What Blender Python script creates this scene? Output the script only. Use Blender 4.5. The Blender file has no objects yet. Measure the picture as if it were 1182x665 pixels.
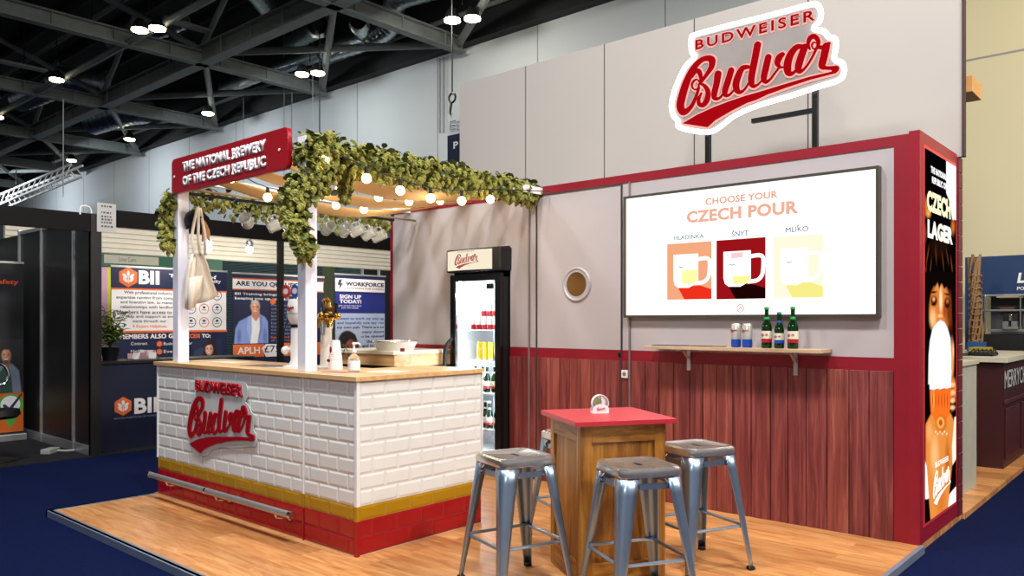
import bpy, bmesh, math, random
from mathutils import Vector, Matrix, Euler
random.seed(7)
C = bpy.context.scene.collection
PI = math.pi
# ------------------------------------------------------------------ camera numbers (1182 x 665)
FPX, HYP, CXP, CAMZ = 909.0, 370.0, 591.0, 1.38
RT, FW = (.750, .661), (-.661, .750)
def ray(px, py):
    a = (px - CXP) / FPX
    return (a*RT[0] + FW[0], a*RT[1] + FW[1], (HYP - py) / FPX)
class Pl:
    """a vertical plane: axis 'Y' faces -Y, axis 'X' faces +X"""
    def __init__(s, axis, val):
        s.axis, s.val = axis, val
        s.N = Vector((0, -1, 0)) if axis == 'Y' else Vector((1, 0, 0))
    def uv(s, px, py):
        d = ray(px, py); i = 1 if s.axis == 'Y' else 0
        t = s.val / d[i]
        return (d[1 - i] * t, CAMZ + d[2] * t)
    def pt(s, u, v, n=0.0):
        return Vector((u, s.val - n, v)) if s.axis == 'Y' else Vector((s.val + n, u, v))
def at_z(px, py, z):
    d = ray(px, py); t = (z - CAMZ) / d[2]
    return Vector((d[0]*t, d[1]*t, z))

# ------------------------------------------------------------------ materials
def lin(c):
    if isinstance(c, str):
        c = tuple(int(c[i:i+2], 16) / 255 for i in (0, 2, 4))
    return tuple(x/12.92 if x <= .04045 else ((x+.055)/1.055)**2.4 for x in c)
_m = {}
def M(name, col, rough=.5, metal=0.0, var=.06, vs=6.0, bump=0.0, bs=60.0, spec=.5, trans=0.0, ior=1.45, stretch=None, coat=0.0):
    if name in _m: return _m[name]
    m = bpy.data.materials.new(name); m.use_nodes = True; nt = m.node_tree
    b = nt.nodes['Principled BSDF']; c = lin(col)
    b.inputs['Roughness'].default_value = rough; b.inputs['Metallic'].default_value = metal
    b.inputs['Specular IOR Level'].default_value = spec; b.inputs['IOR'].default_value = ior
    b.inputs['Transmission Weight'].default_value = trans; b.inputs['Coat Weight'].default_value = coat
    tc = nt.nodes.new('ShaderNodeTexCoord'); mp = nt.nodes.new('ShaderNodeMapping')
    nt.links.new(tc.outputs['Object'], mp.inputs['Vector'])
    if stretch: mp.inputs['Scale'].default_value = stretch
    n = nt.nodes.new('ShaderNodeTexNoise'); n.inputs['Scale'].default_value = vs; n.inputs['Detail'].default_value = 4
    nt.links.new(mp.outputs['Vector'], n.inputs['Vector'])
    r = nt.nodes.new('ShaderNodeValToRGB')
    r.color_ramp.elements[0].position = .3; r.color_ramp.elements[1].position = .7
    r.color_ramp.elements[0].color = (*[max(0, x*(1-var)) for x in c], 1)
    r.color_ramp.elements[1].color = (*[min(1, x*(1+var)) for x in c], 1)
    nt.links.new(n.outputs['Fac'], r.inputs['Fac']); nt.links.new(r.outputs['Color'], b.inputs['Base Color'])
    if bump:
        n2 = nt.nodes.new('ShaderNodeTexNoise'); n2.inputs['Scale'].default_value = bs
        nt.links.new(mp.outputs['Vector'], n2.inputs['Vector'])
        bp = nt.nodes.new('ShaderNodeBump'); bp.inputs['Strength'].default_value = bump; bp.inputs['Distance'].default_value = .01
        nt.links.new(n2.outputs['Fac'], bp.inputs['Height']); nt.links.new(bp.outputs['Normal'], b.inputs['Normal'])
    _m[name] = m; return m
def EM(name, col, strength=1.0):
    if name in _m: return _m[name]
    m = bpy.data.materials.new(name); m.use_nodes = True; nt = m.node_tree
    nt.nodes.remove(nt.nodes['Principled BSDF'])
    e = nt.nodes.new('ShaderNodeEmission'); e.inputs['Color'].default_value = (*lin(col), 1); e.inputs['Strength'].default_value = strength
    nt.links.new(e.outputs[0], nt.nodes['Material Output'].inputs[0])
    _m[name] = m; return m
def GLASS(name, tint='ffffff', fac=.12):
    """thin pane: mostly clear, some gloss"""
    if name in _m: return _m[name]
    m = bpy.data.materials.new(name); m.use_nodes = True; nt = m.node_tree
    nt.nodes.remove(nt.nodes['Principled BSDF'])
    t = nt.nodes.new('ShaderNodeBsdfTransparent'); t.inputs[0].default_value = (*lin(tint), 1)
    g = nt.nodes.new('ShaderNodeBsdfGlossy'); g.inputs['Roughness'].default_value = .04
    mx = nt.nodes.new('ShaderNodeMixShader')
    mx.inputs[0].default_value = fac*.5
    nt.links.new(t.outputs[0], mx.inputs[1]); nt.links.new(g.outputs[0], mx.inputs[2])
    nt.links.new(mx.outputs[0], nt.nodes['Material Output'].inputs[0])
    _m[name] = m; return m
def WOOD(name, c1, c2, c3, stretch, vs=5, rough=.45, bump=.15, plank=None, spec=.5):
    """grain along the axis with the small stretch value; plank=(length, width, axis) adds laid boards"""
    if name in _m: return _m[name]
    m = bpy.data.materials.new(name); m.use_nodes = True; nt = m.node_tree; L = nt.links.new
    b = nt.nodes['Principled BSDF']; b.inputs['Roughness'].default_value = rough; b.inputs['Specular IOR Level'].default_value = spec
    tc = nt.nodes.new('ShaderNodeTexCoord')
    src = tc.outputs['Object']
    if plank:
        bk = nt.nodes.new('ShaderNodeTexBrick'); bk.inputs['Scale'].default_value = 1
        bk.inputs['Brick Width'].default_value = plank[0]; bk.inputs['Row Height'].default_value = plank[1]
        bk.inputs['Mortar Size'].default_value = .0015; bk.inputs['Color1'].default_value = (0, 0, 0, 1); bk.inputs['Color2'].default_value = (1, 1, 1, 1)
        bk.offset = .37; bk.inputs['Mortar'].default_value = (.35, .35, .35, 1)
        L(src, bk.inputs['Vector'])
        ad = nt.nodes.new('ShaderNodeVectorMath'); ad.operation = 'MULTIPLY_ADD'; ad.inputs[1].default_value = (7, 7, 7)
        L(bk.outputs['Color'], ad.inputs[0]); L(src, ad.inputs[2]); src = ad.outputs[0]
    mp = nt.nodes.new('ShaderNodeMapping'); mp.inputs['Scale'].default_value = stretch; L(src, mp.inputs['Vector'])
    n = nt.nodes.new('ShaderNodeTexNoise'); n.inputs['Scale'].default_value = vs; n.inputs['Detail'].default_value = 6
    n.inputs['Roughness'].default_value = .65; n.inputs['Distortion'].default_value = .6; L(mp.outputs[0], n.inputs['Vector'])
    r = nt.nodes.new('ShaderNodeValToRGB'); e = r.color_ramp.elements
    e[0].position = .3; e[0].color = (*lin(c1), 1); e[1].position = .72; e[1].color = (*lin(c3), 1)
    k = e.new(.5); k.color = (*lin(c2), 1)
    L(n.outputs['Fac'], r.inputs['Fac']); out = r.outputs['Color']
    if plank:
        mx = nt.nodes.new('ShaderNodeMix'); mx.data_type = 'RGBA'; mx.blend_type = 'MULTIPLY'; mx.inputs[0].default_value = 1
        rr = nt.nodes.new('ShaderNodeValToRGB'); rr.color_ramp.elements[0].color = (.72, .68, .62, 1); rr.color_ramp.elements[1].color = (1.12, 1.1, 1.08, 1)
        L(bk.outputs['Color'], rr.inputs['Fac']); L(out, mx.inputs[6]); L(rr.outputs['Color'], mx.inputs[7]); out = mx.outputs[2]
    L(out, b.inputs['Base Color'])
    if bump:
        bp = nt.nodes.new('ShaderNodeBump'); bp.inputs['Strength'].default_value = bump; bp.inputs['Distance'].default_value = .004
        L(n.outputs['Fac'], bp.inputs['Height']); L(bp.outputs['Normal'], b.inputs['Normal'])
    _m[name] = m; return m

# ------------------------------------------------------------------ mesh builder
class B:
    def __init__(s): s.v, s.f = [], []
    def add(s, vs, fs):
        k = len(s.v); s.v += [tuple(x) for x in vs]; s.f += [tuple(i + k for i in f) for f in fs]; return s
    def box(s, x0, x1, y0, y1, z0, z1, mat=None):
        vs = [Vector((x, y, z)) for x in (x0, x1) for y in (y0, y1) for z in (z0, z1)]
        if mat: vs = [mat @ v for v in vs]
        return s.add(vs, [(0, 1, 3, 2), (4, 6, 7, 5), (0, 4, 5, 1), (2, 3, 7, 6), (0, 2, 6, 4), (1, 5, 7, 3)])
    def bar(s, p0, p1, w, h, up=(0, 0, 1)):
        p0, p1 = Vector(p0), Vector(p1); d = (p1 - p0).normalized(); u = Vector(up)
        if abs(d.dot(u)) > .98: u = Vector((1, 0, 0))
        a = d.cross(u).normalized(); c = a.cross(d).normalized()
        vs = [p + a*i*w/2 + c*j*h/2 for p in (p0, p1) for i, j in ((-1, -1), (1, -1), (1, 1), (-1, 1))]
        return s.add(vs, [(3, 2, 1, 0), (4, 5, 6, 7)] + [(i, (i+1) % 4, (i+1) % 4 + 4, i + 4) for i in range(4)])
    def tube(s, pts, r, n=8, closed=False, caps=True):
        pts = [Vector(p) for p in pts]; m = len(pts); rs = r if isinstance(r, (list, tuple)) else [r]*m
        prev = None; vs = []
        for i, p in enumerate(pts):
            if closed: d = pts[(i+1) % m] - pts[i-1]
            else: d = pts[min(i+1, m-1)] - pts[max(i-1, 0)]
            d = d.normalized() if d.length > 1e-9 else Vector((0, 0, 1))
            if prev is None:
                u = Vector((0, 0, 1)) if abs(d.z) < .9 else Vector((1, 0, 0)); a = d.cross(u).normalized()
            else:
                a = prev - d*prev.dot(d); a = a.normalized() if a.length > 1e-6 else d.orthogonal().normalized()
            prev = a; c = d.cross(a)
            vs += [p + (a*math.cos(2*PI*k/n) + c*math.sin(2*PI*k/n))*rs[i] for k in range(n)]
        fs = []
        for i in range(m if closed else m-1):
            j = (i+1) % m
            fs += [(i*n+k, i*n+(k+1) % n, j*n+(k+1) % n, j*n+k) for k in range(n)]
        if caps and not closed: fs += [tuple(range(n-1, -1, -1)), tuple(range((m-1)*n, m*n))]
        return s.add(vs, fs)
    def cyl(s, p0, p1, r0, r1=None, n=16): return s.tube([p0, p1], [r0, r0 if r1 is None else r1], n)
    def lathe(s, prof, c=(0, 0, 0), n=20, mat=None):
        vs = []
        for r, z in prof:
            vs += [Vector((max(r, 1e-4)*math.cos(2*PI*k/n), max(r, 1e-4)*math.sin(2*PI*k/n), z)) for k in range(n)]
        if mat: vs = [mat @ v for v in vs]
        vs = [v + Vector(c) for v in vs]
        fs = [(i*n+k, i*n+(k+1) % n, (i+1)*n+(k+1) % n, (i+1)*n+k) for i in range(len(prof)-1) for k in range(n)]
        fs += [tuple(range(n-1, -1, -1)), tuple(range((len(prof)-1)*n, len(prof)*n))]
        return s.add(vs, fs)
    def ball(s, c, r, n=12, sz=1.0):
        k = max(4, n//2)
        return s.lathe([(r*math.sin(PI*i/k), -r*sz*math.cos(PI*i/k)) for i in range(k+1)], c, n)
    def prism(s, pl, uvs, n0, n1):
        """polygon on plane pl given counter-clockwise as seen from the front, from offset n0 to n1 (front)"""
        ar = sum(uvs[i][0]*uvs[(i+1) % len(uvs)][1] - uvs[(i+1) % len(uvs)][0]*uvs[i][1] for i in range(len(uvs)))
        if ar < 0: uvs = uvs[::-1]
        k = len(uvs)
        vs = [pl.pt(u, v, n0) for u, v in uvs] + [pl.pt(u, v, n1) for u, v in uvs]
        return s.add(vs, [tuple(range(k-1, -1, -1)), tuple(range(k, 2*k))] + [(i, (i+1) % k, (i+1) % k + k, i + k) for i in range(k)])
    def slab(s, poly, z0, z1):
        ar = sum(poly[i][0]*poly[(i+1) % len(poly)][1] - poly[(i+1) % len(poly)][0]*poly[i][1] for i in range(len(poly)))
        if ar < 0: poly = poly[::-1]
        k = len(poly)
        return s.add([(x, y, z0) for x, y in poly] + [(x, y, z1) for x, y in poly],
                     [tuple(range(k-1, -1, -1)), tuple(range(k, 2*k))] + [(i, (i+1) % k, (i+1) % k + k, i + k) for i in range(k)])
    def build(s, name, mat, parent=None, smooth=False, bev=0, sol=0):
        me = bpy.data.meshes.new(name); me.from_pydata(s.v, [], s.f); me.update()
        me.materials.append(mat)
        o = bpy.data.objects.new(name, me); C.objects.link(o)
        if smooth:
            me.shade_smooth()
            try: me.set_sharp_from_angle(angle=math.radians(38))
            except Exception: pass
        if sol:
            q = o.modifiers.new('sol', 'SOLIDIFY'); q.thickness = sol; q.offset = 0
        if bev:
            q = o.modifiers.new('bev', 'BEVEL'); q.width = bev; q.segments = 2; q.limit_method = 'ANGLE'
        if parent: kid(o, parent)
        return o
_base = {}
def kid(o, parent):
    o.parent = parent
    base = _base.get(parent.name)
    if base is not None and base.length: o.matrix_parent_inverse = Matrix.Translation(-base)
def tag(o, label, cat, group=None, kind=None):
    if label: o['label'] = label
    if cat: o['category'] = cat
    if group: o['group'] = group
    if kind: o['kind'] = kind
    return o
def thing(name, label, cat, base=(0, 0, 0), group=None, kind=None):
    o = bpy.data.objects.new(name, None); C.objects.link(o); o.empty_display_size = .05
    o.location = base; _base[o.name] = Vector(base)
    return tag(o, label, cat, group, kind)
def struct(o, label=None):
    o['kind'] = 'structure'
    if label: o['label'] = label
    return o
def dup(root, loc, rz=None, label=None, rot=None):
    r = root.copy(); C.objects.link(r); r.location = loc
    if rz is not None: r.rotation_euler = (0, 0, rz)
    if rot is not None: r.rotation_euler = rot
    if label: r['label'] = label
    for ch in list(root.children):
        c = ch.copy(); C.objects.link(c); c.parent = r
        for g in list(ch.children):
            d = g.copy(); C.objects.link(d); d.parent = c
    return r

# ------------------------------------------------------------------ writing
def text_mesh(s, bold, sp=1.0):
    cu = bpy.data.curves.new('t', 'FONT'); cu.body = s; cu.size = 1; fat = bold if any(ch in s for ch in 'MŠÍ') else 0; cu.offset = 0 if fat else bold; cu.resolution_u = 3
    cu.fill_mode = 'FRONT'
    cu.space_character = sp if sp != 1 else (1 + bold*1.2 if bold > .02 else 1)
    o = bpy.data.objects.new('t', cu); C.objects.link(o)
    dg = bpy.context.evaluated_depsgraph_get(); dg.update()
    me = bpy.data.meshes.new_from_object(o.evaluated_get(dg))
    bpy.data.objects.remove(o); bpy.data.curves.remove(cu)
    if fat:                     # letters that fill badly when offset are thickened by shifted copies
        vs = [tuple(v.co) for v in me.vertices]; fs = [tuple(p.vertices) for p in me.polygons]; V, F = [], []
        for k, (dx, dy) in enumerate(((-1, -.7), (1, -.7), (1, .7), (-1, .7), (0, 0))):
            F += [tuple(i + len(V) for i in f) for f in fs]; V += [(x + dx*fat, y + dy*fat, k*.0003) for x, y, z in vs]
        me2 = bpy.data.meshes.new('t'); me2.from_pydata(V, [], F); bpy.data.meshes.remove(me); me = me2
    return me
def text(name, s, pl, u0, v0, u1, v1, mat, parent, n=.004, bold=0.0, thick=0.0, shear=0.0, sp=1.0):
    me = text_mesh(s, bold, sp)
    xs = [v.co.x for v in me.vertices]; ys = [v.co.y for v in me.vertices]
    if not xs: return None
    x0, x1, y0, y1 = min(xs), max(xs), min(ys), max(ys)
    # cap-height box: keep descenders outside by scaling on capitals when the line has them
    for v in me.vertices:
        a = (v.co.x - x0) / (x1 - x0); b = (v.co.y - y0) / max(1e-6, y1 - y0)
        v.co = pl.pt(u0 + (u1-u0)*a + shear*b*(v1-v0), v0 + (v1-v0)*b, n + v.co.z)
    me.materials.clear(); me.materials.append(mat)
    if thick:
        bm = bmesh.new(); bm.from_mesh(me)
        r = bmesh.ops.extrude_face_region(bm, geom=bm.faces[:])
        bmesh.ops.translate(bm, verts=[e for e in r['geom'] if isinstance(e, bmesh.types.BMVert)], vec=pl.N*thick)
        bmesh.ops.recalc_face_normals(bm, faces=bm.faces[:])
        bm.to_mesh(me); bm.free()
    me.name = name
    o = bpy.data.objects.new(name, me); C.objects.link(o)
    if parent: kid(o, parent)
    return o
def textpx(name, s, pl, x0, yt, yb, x1, mat, parent, n=.004, bold=0.0, **k):
    u0, v1 = pl.uv(x0, yt); _, v0 = pl.uv(x0, yb); u1, _ = pl.uv(x1, yt)
    return text(name, s, pl, u0, v0, u1, v1, mat, parent, n, bold, **k)
def polypx(name, pts, pl, mat, parent, n0=0, n1=.002, smooth=False):
    return B().prism(pl, [pl.uv(*p) for p in pts], n0, n1).build(name, mat, parent)
def quadpx(name, x0, y0, y1, x1, pl, mat, parent, n0=0, n1=.002):
    """upright rectangle on the plane from its top-left and bottom-left pixel rows at x0 and its end column x1"""
    u0, v1 = pl.uv(x0, y0); _, v0 = pl.uv(x0, y1); u1, _ = pl.uv(x1, y0)
    return B().prism(pl, [(u0, v0), (u1, v0), (u1, v1), (u0, v1)], n0, n1).build(name, mat, parent)
def oval(cu, cv, ru, rv, n=20, a0=0, a1=2*PI):
    return [(cu + ru*math.cos(a0 + (a1-a0)*i/n), cv + rv*math.sin(a0 + (a1-a0)*i/n)) for i in range(n)]
def rrect(x0, y0, x1, y1, r, n=5):
    out = []
    for cx, cy, a in ((x1-r, y0+r, -PI/2), (x1-r, y1-r, 0), (x0+r, y1-r, PI/2), (x0+r, y0+r, PI)):
        out += [(cx + r*math.cos(a + PI/2*i/n), cy + r*math.sin(a + PI/2*i/n)) for i in range(n+1)]
    return out
def catmull(pts, per=6):
    out = []
    n = len(pts)
    for i in range(n-1):
        p0, p1, p2, p3 = pts[max(i-1, 0)], pts[i], pts[i+1], pts[min(i+2, n-1)]
        for k in range(per):
            t = k/per
            out.append(tuple(.5*(2*b + (c-a)*t + (2*a-5*b+4*c-d)*t*t + (-a+3*b-3*c+d)*t**3) for a, b, c, d in zip(p0, p1, p2, p3)))
    out.append(tuple(pts[-1])); return out

# ------------------------------------------------------------------ the script logo, drawn as brush strokes
SGN = Pl('Y', 5.2)
LC = (-2.36, 3.08)
def A_(x, y): u, v = SGN.uv(770 + x/6.045, 50 + y/6.045); return (u - LC[0], v - LC[1])
def B_(x, y): u, v = SGN.uv(870 + x/6.045, 20 + y/6.045); return (u - LC[0], v - LC[1])
K = .00101
def st(fn, *p): return [(*fn(x, y), w*K) for x, y, w in p]
LOGO_STROKES = [
    st(A_, (240,278,16),(285,215,26),(315,165,40),(316,118,48),(275,108,36),(225,135,38),(175,200,46),(135,290,56),(108,380,60),(98,440,58),(115,482,48),(150,468,36),(185,425,26),(210,365,20),(228,312,14)),
    st(A_, (180,240,10),(200,205,24),(224,196,34),(240,235,26),(240,280,14),(215,255,10),(188,270,14),(178,300,12),(195,325,10),(222,318,12),(226,292,10)),
    st(A_, (232,285,14),(265,298,24),(290,340,34),(284,395,40),(258,432,34),(230,428,28),(226,392,22),(245,350,10)),
    st(A_, (360,218,50),(350,285,44),(335,350,42),(338,385,32),(370,385,16),(398,350,12),(425,290,12)),
    st(A_, (452,192,42),(430,265,44),(410,330,42),(412,365,28),(440,362,16),(470,330,10)),
    st(A_, (572,168,24),(530,178,36),(500,235,46),(485,295,46),(500,340,34),(535,335,16),(572,285,12),(600,225,12)),
    st(A_, (636,14,46),(620,100,46),(604,180,46),(592,255,44),(602,300,30),(632,295,14),(665,265,10)),
    st(B_, (106,282,42),(90,355,44),(75,425,40),(88,455,24),(120,435,14),(150,395,12),(185,350,12)),
    st(B_, (205,262,30),(182,285,44),(170,325,36),(190,352,16),(212,350,8)),
    st(B_, (352,208,24),(305,212,36),(262,262,46),(240,335,50),(248,392,40),(285,388,18),(325,335,12),(352,260,12)),
    st(B_, (360,212,44),(335,280,46),(316,350,44),(322,382,28),(355,365,14),(400,305,12),(440,225,14)),
    st(B_, (395,225,12),(384,190,20),(398,148,30),(430,138,30),(455,170,24),(450,210,18),(428,226,10),(410,205,8),(420,180,8),(440,182,8)),
    st(B_, (452,212,22),(490,212,24),(530,186,18)),
    st(B_, (510,205,46),(494,280,46),(482,340,44),(508,356,22),(550,358,24),(580,360,34)),
]
SWOOSH = ([A_(*p) for p in ((115,562),(220,500),(330,450),(440,408),(560,368),(660,340))]
    + [B_(*p) for p in ((150,492),(250,462),(400,418),(548,384),(560,352),(592,352),(596,372),(575,392),(400,437),(250,486),(100,540),(20,578))]
    + [A_(*p) for p in ((560,418),(450,474),(340,538),(285,588))])
C3 = lambda x, y: SGN.uv(790 + x/6.953, y/6.953)
OUTLINE = [(lambda u: (u[0]-LC[0], u[1]-LC[1]))(SGN.uv(760 + x/3.5, y/3.5)) for x, y in
    ((138,148),(165,138),(300,102),(450,65),(600,25),(640,20),(658,45),(655,85),(630,118),(668,128),(692,152),(716,160),(720,190),(714,240),(745,258),(753,292),(732,325),(650,352),(540,388),(400,430),(310,470),(255,512),(200,536),(90,517),(82,490),(62,465),(56,420),(75,350),(112,272),(150,232),(138,212),(135,170))]
def ribbon(b, pl, pts, cu, cv, sc, n0, n1, grow=0.0, ax=1.0, per=5):
    q = catmull(pts, per); m = len(q); L, R = [], []
    for i in range(m):
        a, c = q[max(i-1, 0)], q[min(i+1, m-1)]
        dx, dy = c[0]-a[0], c[1]-a[1]; l = math.hypot(dx, dy) or 1
        w = max(q[i][2], .004)/2 + grow
        L.append((q[i][0]-dy/l*w, q[i][1]+dx/l*w)); R.append((q[i][0]+dy/l*w, q[i][1]-dx/l*w))
    T = lambda p, n: pl.pt(cu + p[0]*sc*ax, cv + p[1]*sc, n)
    k = len(b.v); vs, fs = [], []
    for i in range(m): vs += [T(R[i], n1), T(L[i], n1), T(R[i], n0), T(L[i], n0)]
    for i in range(m-1):
        a, c = 4*i, 4*i+4
        fs += [(a, c, c+1, a+1), (a, a+2, c+2, c), (a+1, c+1, c+3, a+3)]
    b.add(vs, fs)
    for i in (0, m-1):                       # rounded ends
        w = max(q[i][2], .004)/2 + grow
        if w*sc > .001: b.prism(pl, [(cu + (q[i][0] + w*math.cos(t*PI/6))*sc*ax, cv + (q[i][1] + w*math.sin(t*PI/6))*sc) for t in range(12)], n0, n1 - .0002)
def script_logo(pl, cu, cv, sc, mat, parent, n0, n1, grow=0.0, ax=1.0, name='script_lettering', swname='swoosh', per=5):
    b = B()
    for i, s_ in enumerate(LOGO_STROKES): ribbon(b, pl, s_, cu, cv, sc, n0, n1 + i*.00004, grow, ax, per)
    o = b.build(name, mat, parent)
    if grow:
        b = B()
        c = len(SWOOSH)
        for i in range(c):
            p, q = SWOOSH[i], SWOOSH[(i+1) % c]
            ribbon(b, pl, [(*p, .004), (*q, .004)], cu, cv, sc, n0, n1, grow, ax, 2)
        b.prism(pl, [(cu + u*sc*ax, cv + v*sc) for u, v in SWOOSH], n0, n1 + .0002)
        b.build(swname, mat, parent)
    else:
        B().prism(pl, [(cu + u*sc*ax, cv + v*sc) for u, v in SWOOSH], n0, n1).build(swname, mat, parent)
    return o

# ------------------------------------------------------------------ printed pictures: a fine grid whose vertex colours hold the artwork
import numpy as np
def proj_px(P):
    a = P[:, 0]*RT[0] + P[:, 1]*RT[1]; d = P[:, 0]*FW[0] + P[:, 1]*FW[1]
    return CXP + FPX*a/d, HYP - FPX*(P[:, 2]-CAMZ)/d
def s2l(c):
    return np.array(lin(tuple(x/255 for x in c)))
def printed(name, pl, u0, v0, u1, v1, nx, ny, base, layers, parent, n=.001, glow=0.0, tf=None):
    """layers: ('e', cx, cy, rx, ry, colour, feather[, turn]) or ('p', points, colour, feather) in picture coordinates; tf maps pixels to them"""
    U, V = np.meshgrid(np.linspace(u0, u1, nx), np.linspace(v0, v1, ny))
    P = np.array([pl.pt(a, b, n) for a, b in zip(U.ravel(), V.ravel())])
    x, y = proj_px(P)
    col = np.tile(s2l(base), (len(P), 1))
    for L in layers:
        f = L[-1] if L[0] == 'p' else L[6]
        k = L[0]; src = tf
        if k == 'e':
            cx, cy, rx, ry, c = L[1:6]; ang = L[7] if len(L) > 7 else 0
            dx, dy = x-cx, y-cy; ca, sa = math.cos(ang), math.sin(ang)
            d = np.sqrt(((dx*ca+dy*sa)/rx)**2 + ((-dx*sa+dy*ca)/ry)**2)
            al = np.clip((1-d)/f, 0, 1)
        else:
            pts = L[1]; c = L[2]; best = np.full(len(P), 1e9); ins = np.zeros(len(P), bool)
            for i in range(len(pts)):
                (ax, ay), (bx, by) = pts[i], pts[(i+1) % len(pts)]
                ex, ey = bx-ax, by-ay; t = np.clip(((x-ax)*ex + (y-ay)*ey)/(ex*ex+ey*ey+1e-9), 0, 1)
                best = np.minimum(best, np.hypot(x-ax-t*ex, y-ay-t*ey))
                cr = ((ay > y) != (by > y)) & (x < (bx-ax)*(y-ay)/((by-ay) or 1e-9) + ax); ins ^= cr
            al = np.clip(.5 + np.where(ins, best, -best)/f, 0, 1)
        al = al*al*(3-2*al); col = col*(1-al[:, None]) + s2l(c)*al[:, None]
    me = bpy.data.meshes.new(name)
    fs = [(j*nx+i, j*nx+i+1, (j+1)*nx+i+1, (j+1)*nx+i) for j in range(ny-1) for i in range(nx-1)]
    me.from_pydata([tuple(p) for p in P], [], fs); at = me.color_attributes.new('print', 'FLOAT_COLOR', 'POINT')
    at.data.foreach_set('color', np.hstack([col, np.ones((len(P), 1))]).astype(np.float32).ravel())
    key = 'printed_glow' if glow else 'printed_paper'
    if key not in _m:
        m = bpy.data.materials.new(key); m.use_nodes = True; nt = m.node_tree; a = nt.nodes.new('ShaderNodeVertexColor'); a.layer_name = 'print'
        if glow:
            nt.nodes.remove(nt.nodes['Principled BSDF']); e = nt.nodes.new('ShaderNodeEmission'); e.inputs[1].default_value = glow
            nt.links.new(a.outputs[0], e.inputs[0]); nt.links.new(e.outputs[0], nt.nodes['Material Output'].inputs[0])
        else:
            nt.links.new(a.outputs[0], nt.nodes['Principled BSDF'].inputs['Base Color']); nt.nodes['Principled BSDF'].inputs['Roughness'].default_value = .6
        _m[key] = m
    me.materials.append(_m[key]); o = bpy.data.objects.new(name, me); C.objects.link(o)
    if parent: kid(o, parent)
    return o
# ================================================================== THE HALL
P0 = .04                       # top of the stand's platform
YW, YT, YH = 5.118, 6.05, 11.5  # stand wall, tall wall behind it, hall wall
XR, XL = -1.276, -6.13
W_ = Pl('Y', YW); TX = Pl('X', XR)
m_carpet = M('hall_carpet', '07133a', .95, var=.22, vs=40, bump=.5, bs=500, spec=.1)
m_booth_carpet = M('booth_carpet', '26272b', .95, var=.2, vs=40, bump=.5, bs=500, spec=.1)
m_black = M('black_paint', '0c0c0e', .5, var=.15)
m_blackp = M('black_panel', '0a0a0d', .45, var=.2, vs=3)
m_steel_dark = M('beam_paint', '6c7271', .55, var=.12)
m_white = M('white_paint', 'e6e4e2', .45, var=.02)
m_alu = M('aluminium', 'b9b9ba', .35, .75, var=.06)
m_hallwall = M('hall_wall_paint', 'c9cfd2', .7, var=.025, vs=.6)
m_joint = M('panel_joint', '8d9193', .8)
m_red = M('red_laminate', '861022', .42, var=.05)
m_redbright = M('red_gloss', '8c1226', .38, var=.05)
m_grey = M('grey_panel', 'b3abad', .55, var=.015, vs=1.5)
m_tallgrey = M('tall_grey_panel', 'aaa49f', .6, var=.015, vs=1.2)
m_groove = M('dark_groove', '3a3436', .7)
m_chrome = M('chrome', 'd6d6d8', .18, 1.0, var=.04)
m_blackmet = M('black_metal', '101012', .4, .3)

struct(B().box(-50, 14, -14, YH, -.1, 0).build('floor_hall', m_carpet), 'dark blue hall carpet')
hw = struct(B().box(-50, -4, YH, YH+.3, 0, 6.97).build('wall_hall', m_hallwall), 'pale blue grey hall wall')
hw2 = struct(B().box(-4, 14, YH, YH+.3, 0, 6.97).build('wall_hall_warm_lit', M('warm_lit_wall', 'd2c9a8', .75, var=.03, vs=.6)), 'cream hall wall bay with warm light put into its colour')  # same wall; the warm light on this bay is put into its colour
b = B()
for x in [-48 + 2.75*i for i in range(22)]: b.box(x, x+.02, YH-.004, YH, 0, 6.97)
b.box(-50, 14, YH-.004, YH, 4.72, 4.745)
b.build('panel_joint', m_joint, hw)
b = B().tube([(-12.0, YH-.05, 6.9), (-12.0, YH-.05, 5.35)], .02).tube([(-12.12, YH-.05, 6.9), (-12.12, YH-.05, 5.35)], .02)
struct(b.build('conduit_pipe', m_joint))
band = struct(B().box(-50, 14, YH-.25, YH+.3, 6.97, 9).build('wall_hall_upper', M('dark_girder', '1b1d21', .7)), 'dark band above the hall wall')
B().tube([(-50, YH-.35, 7.5), (14, YH-.35, 7.5)], .05).build('pipe', m_steel_dark, band)
struct(B().box(-50.3, -50, -14, YH, 0, 9).build('wall_far_end', m_black), 'dark end of hall')
m_ceil = M('ceiling_black', '0a0b0d', .9)
struct(B().box(-50, 14, -14, YH+.3, 9, 9.2).build('ceiling', m_ceil), 'black hall ceiling')
b = B()
# roof purlins pattern (one mesh of the ceiling's own ribs)
for y in [-12 + 1.2*i for i in range(20)]: b.box(-50, 14, y, y+.08, 8.8, 9)
struct(b.build('ceiling_ribbing', M('rib_black', '17191c', .8)))

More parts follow.
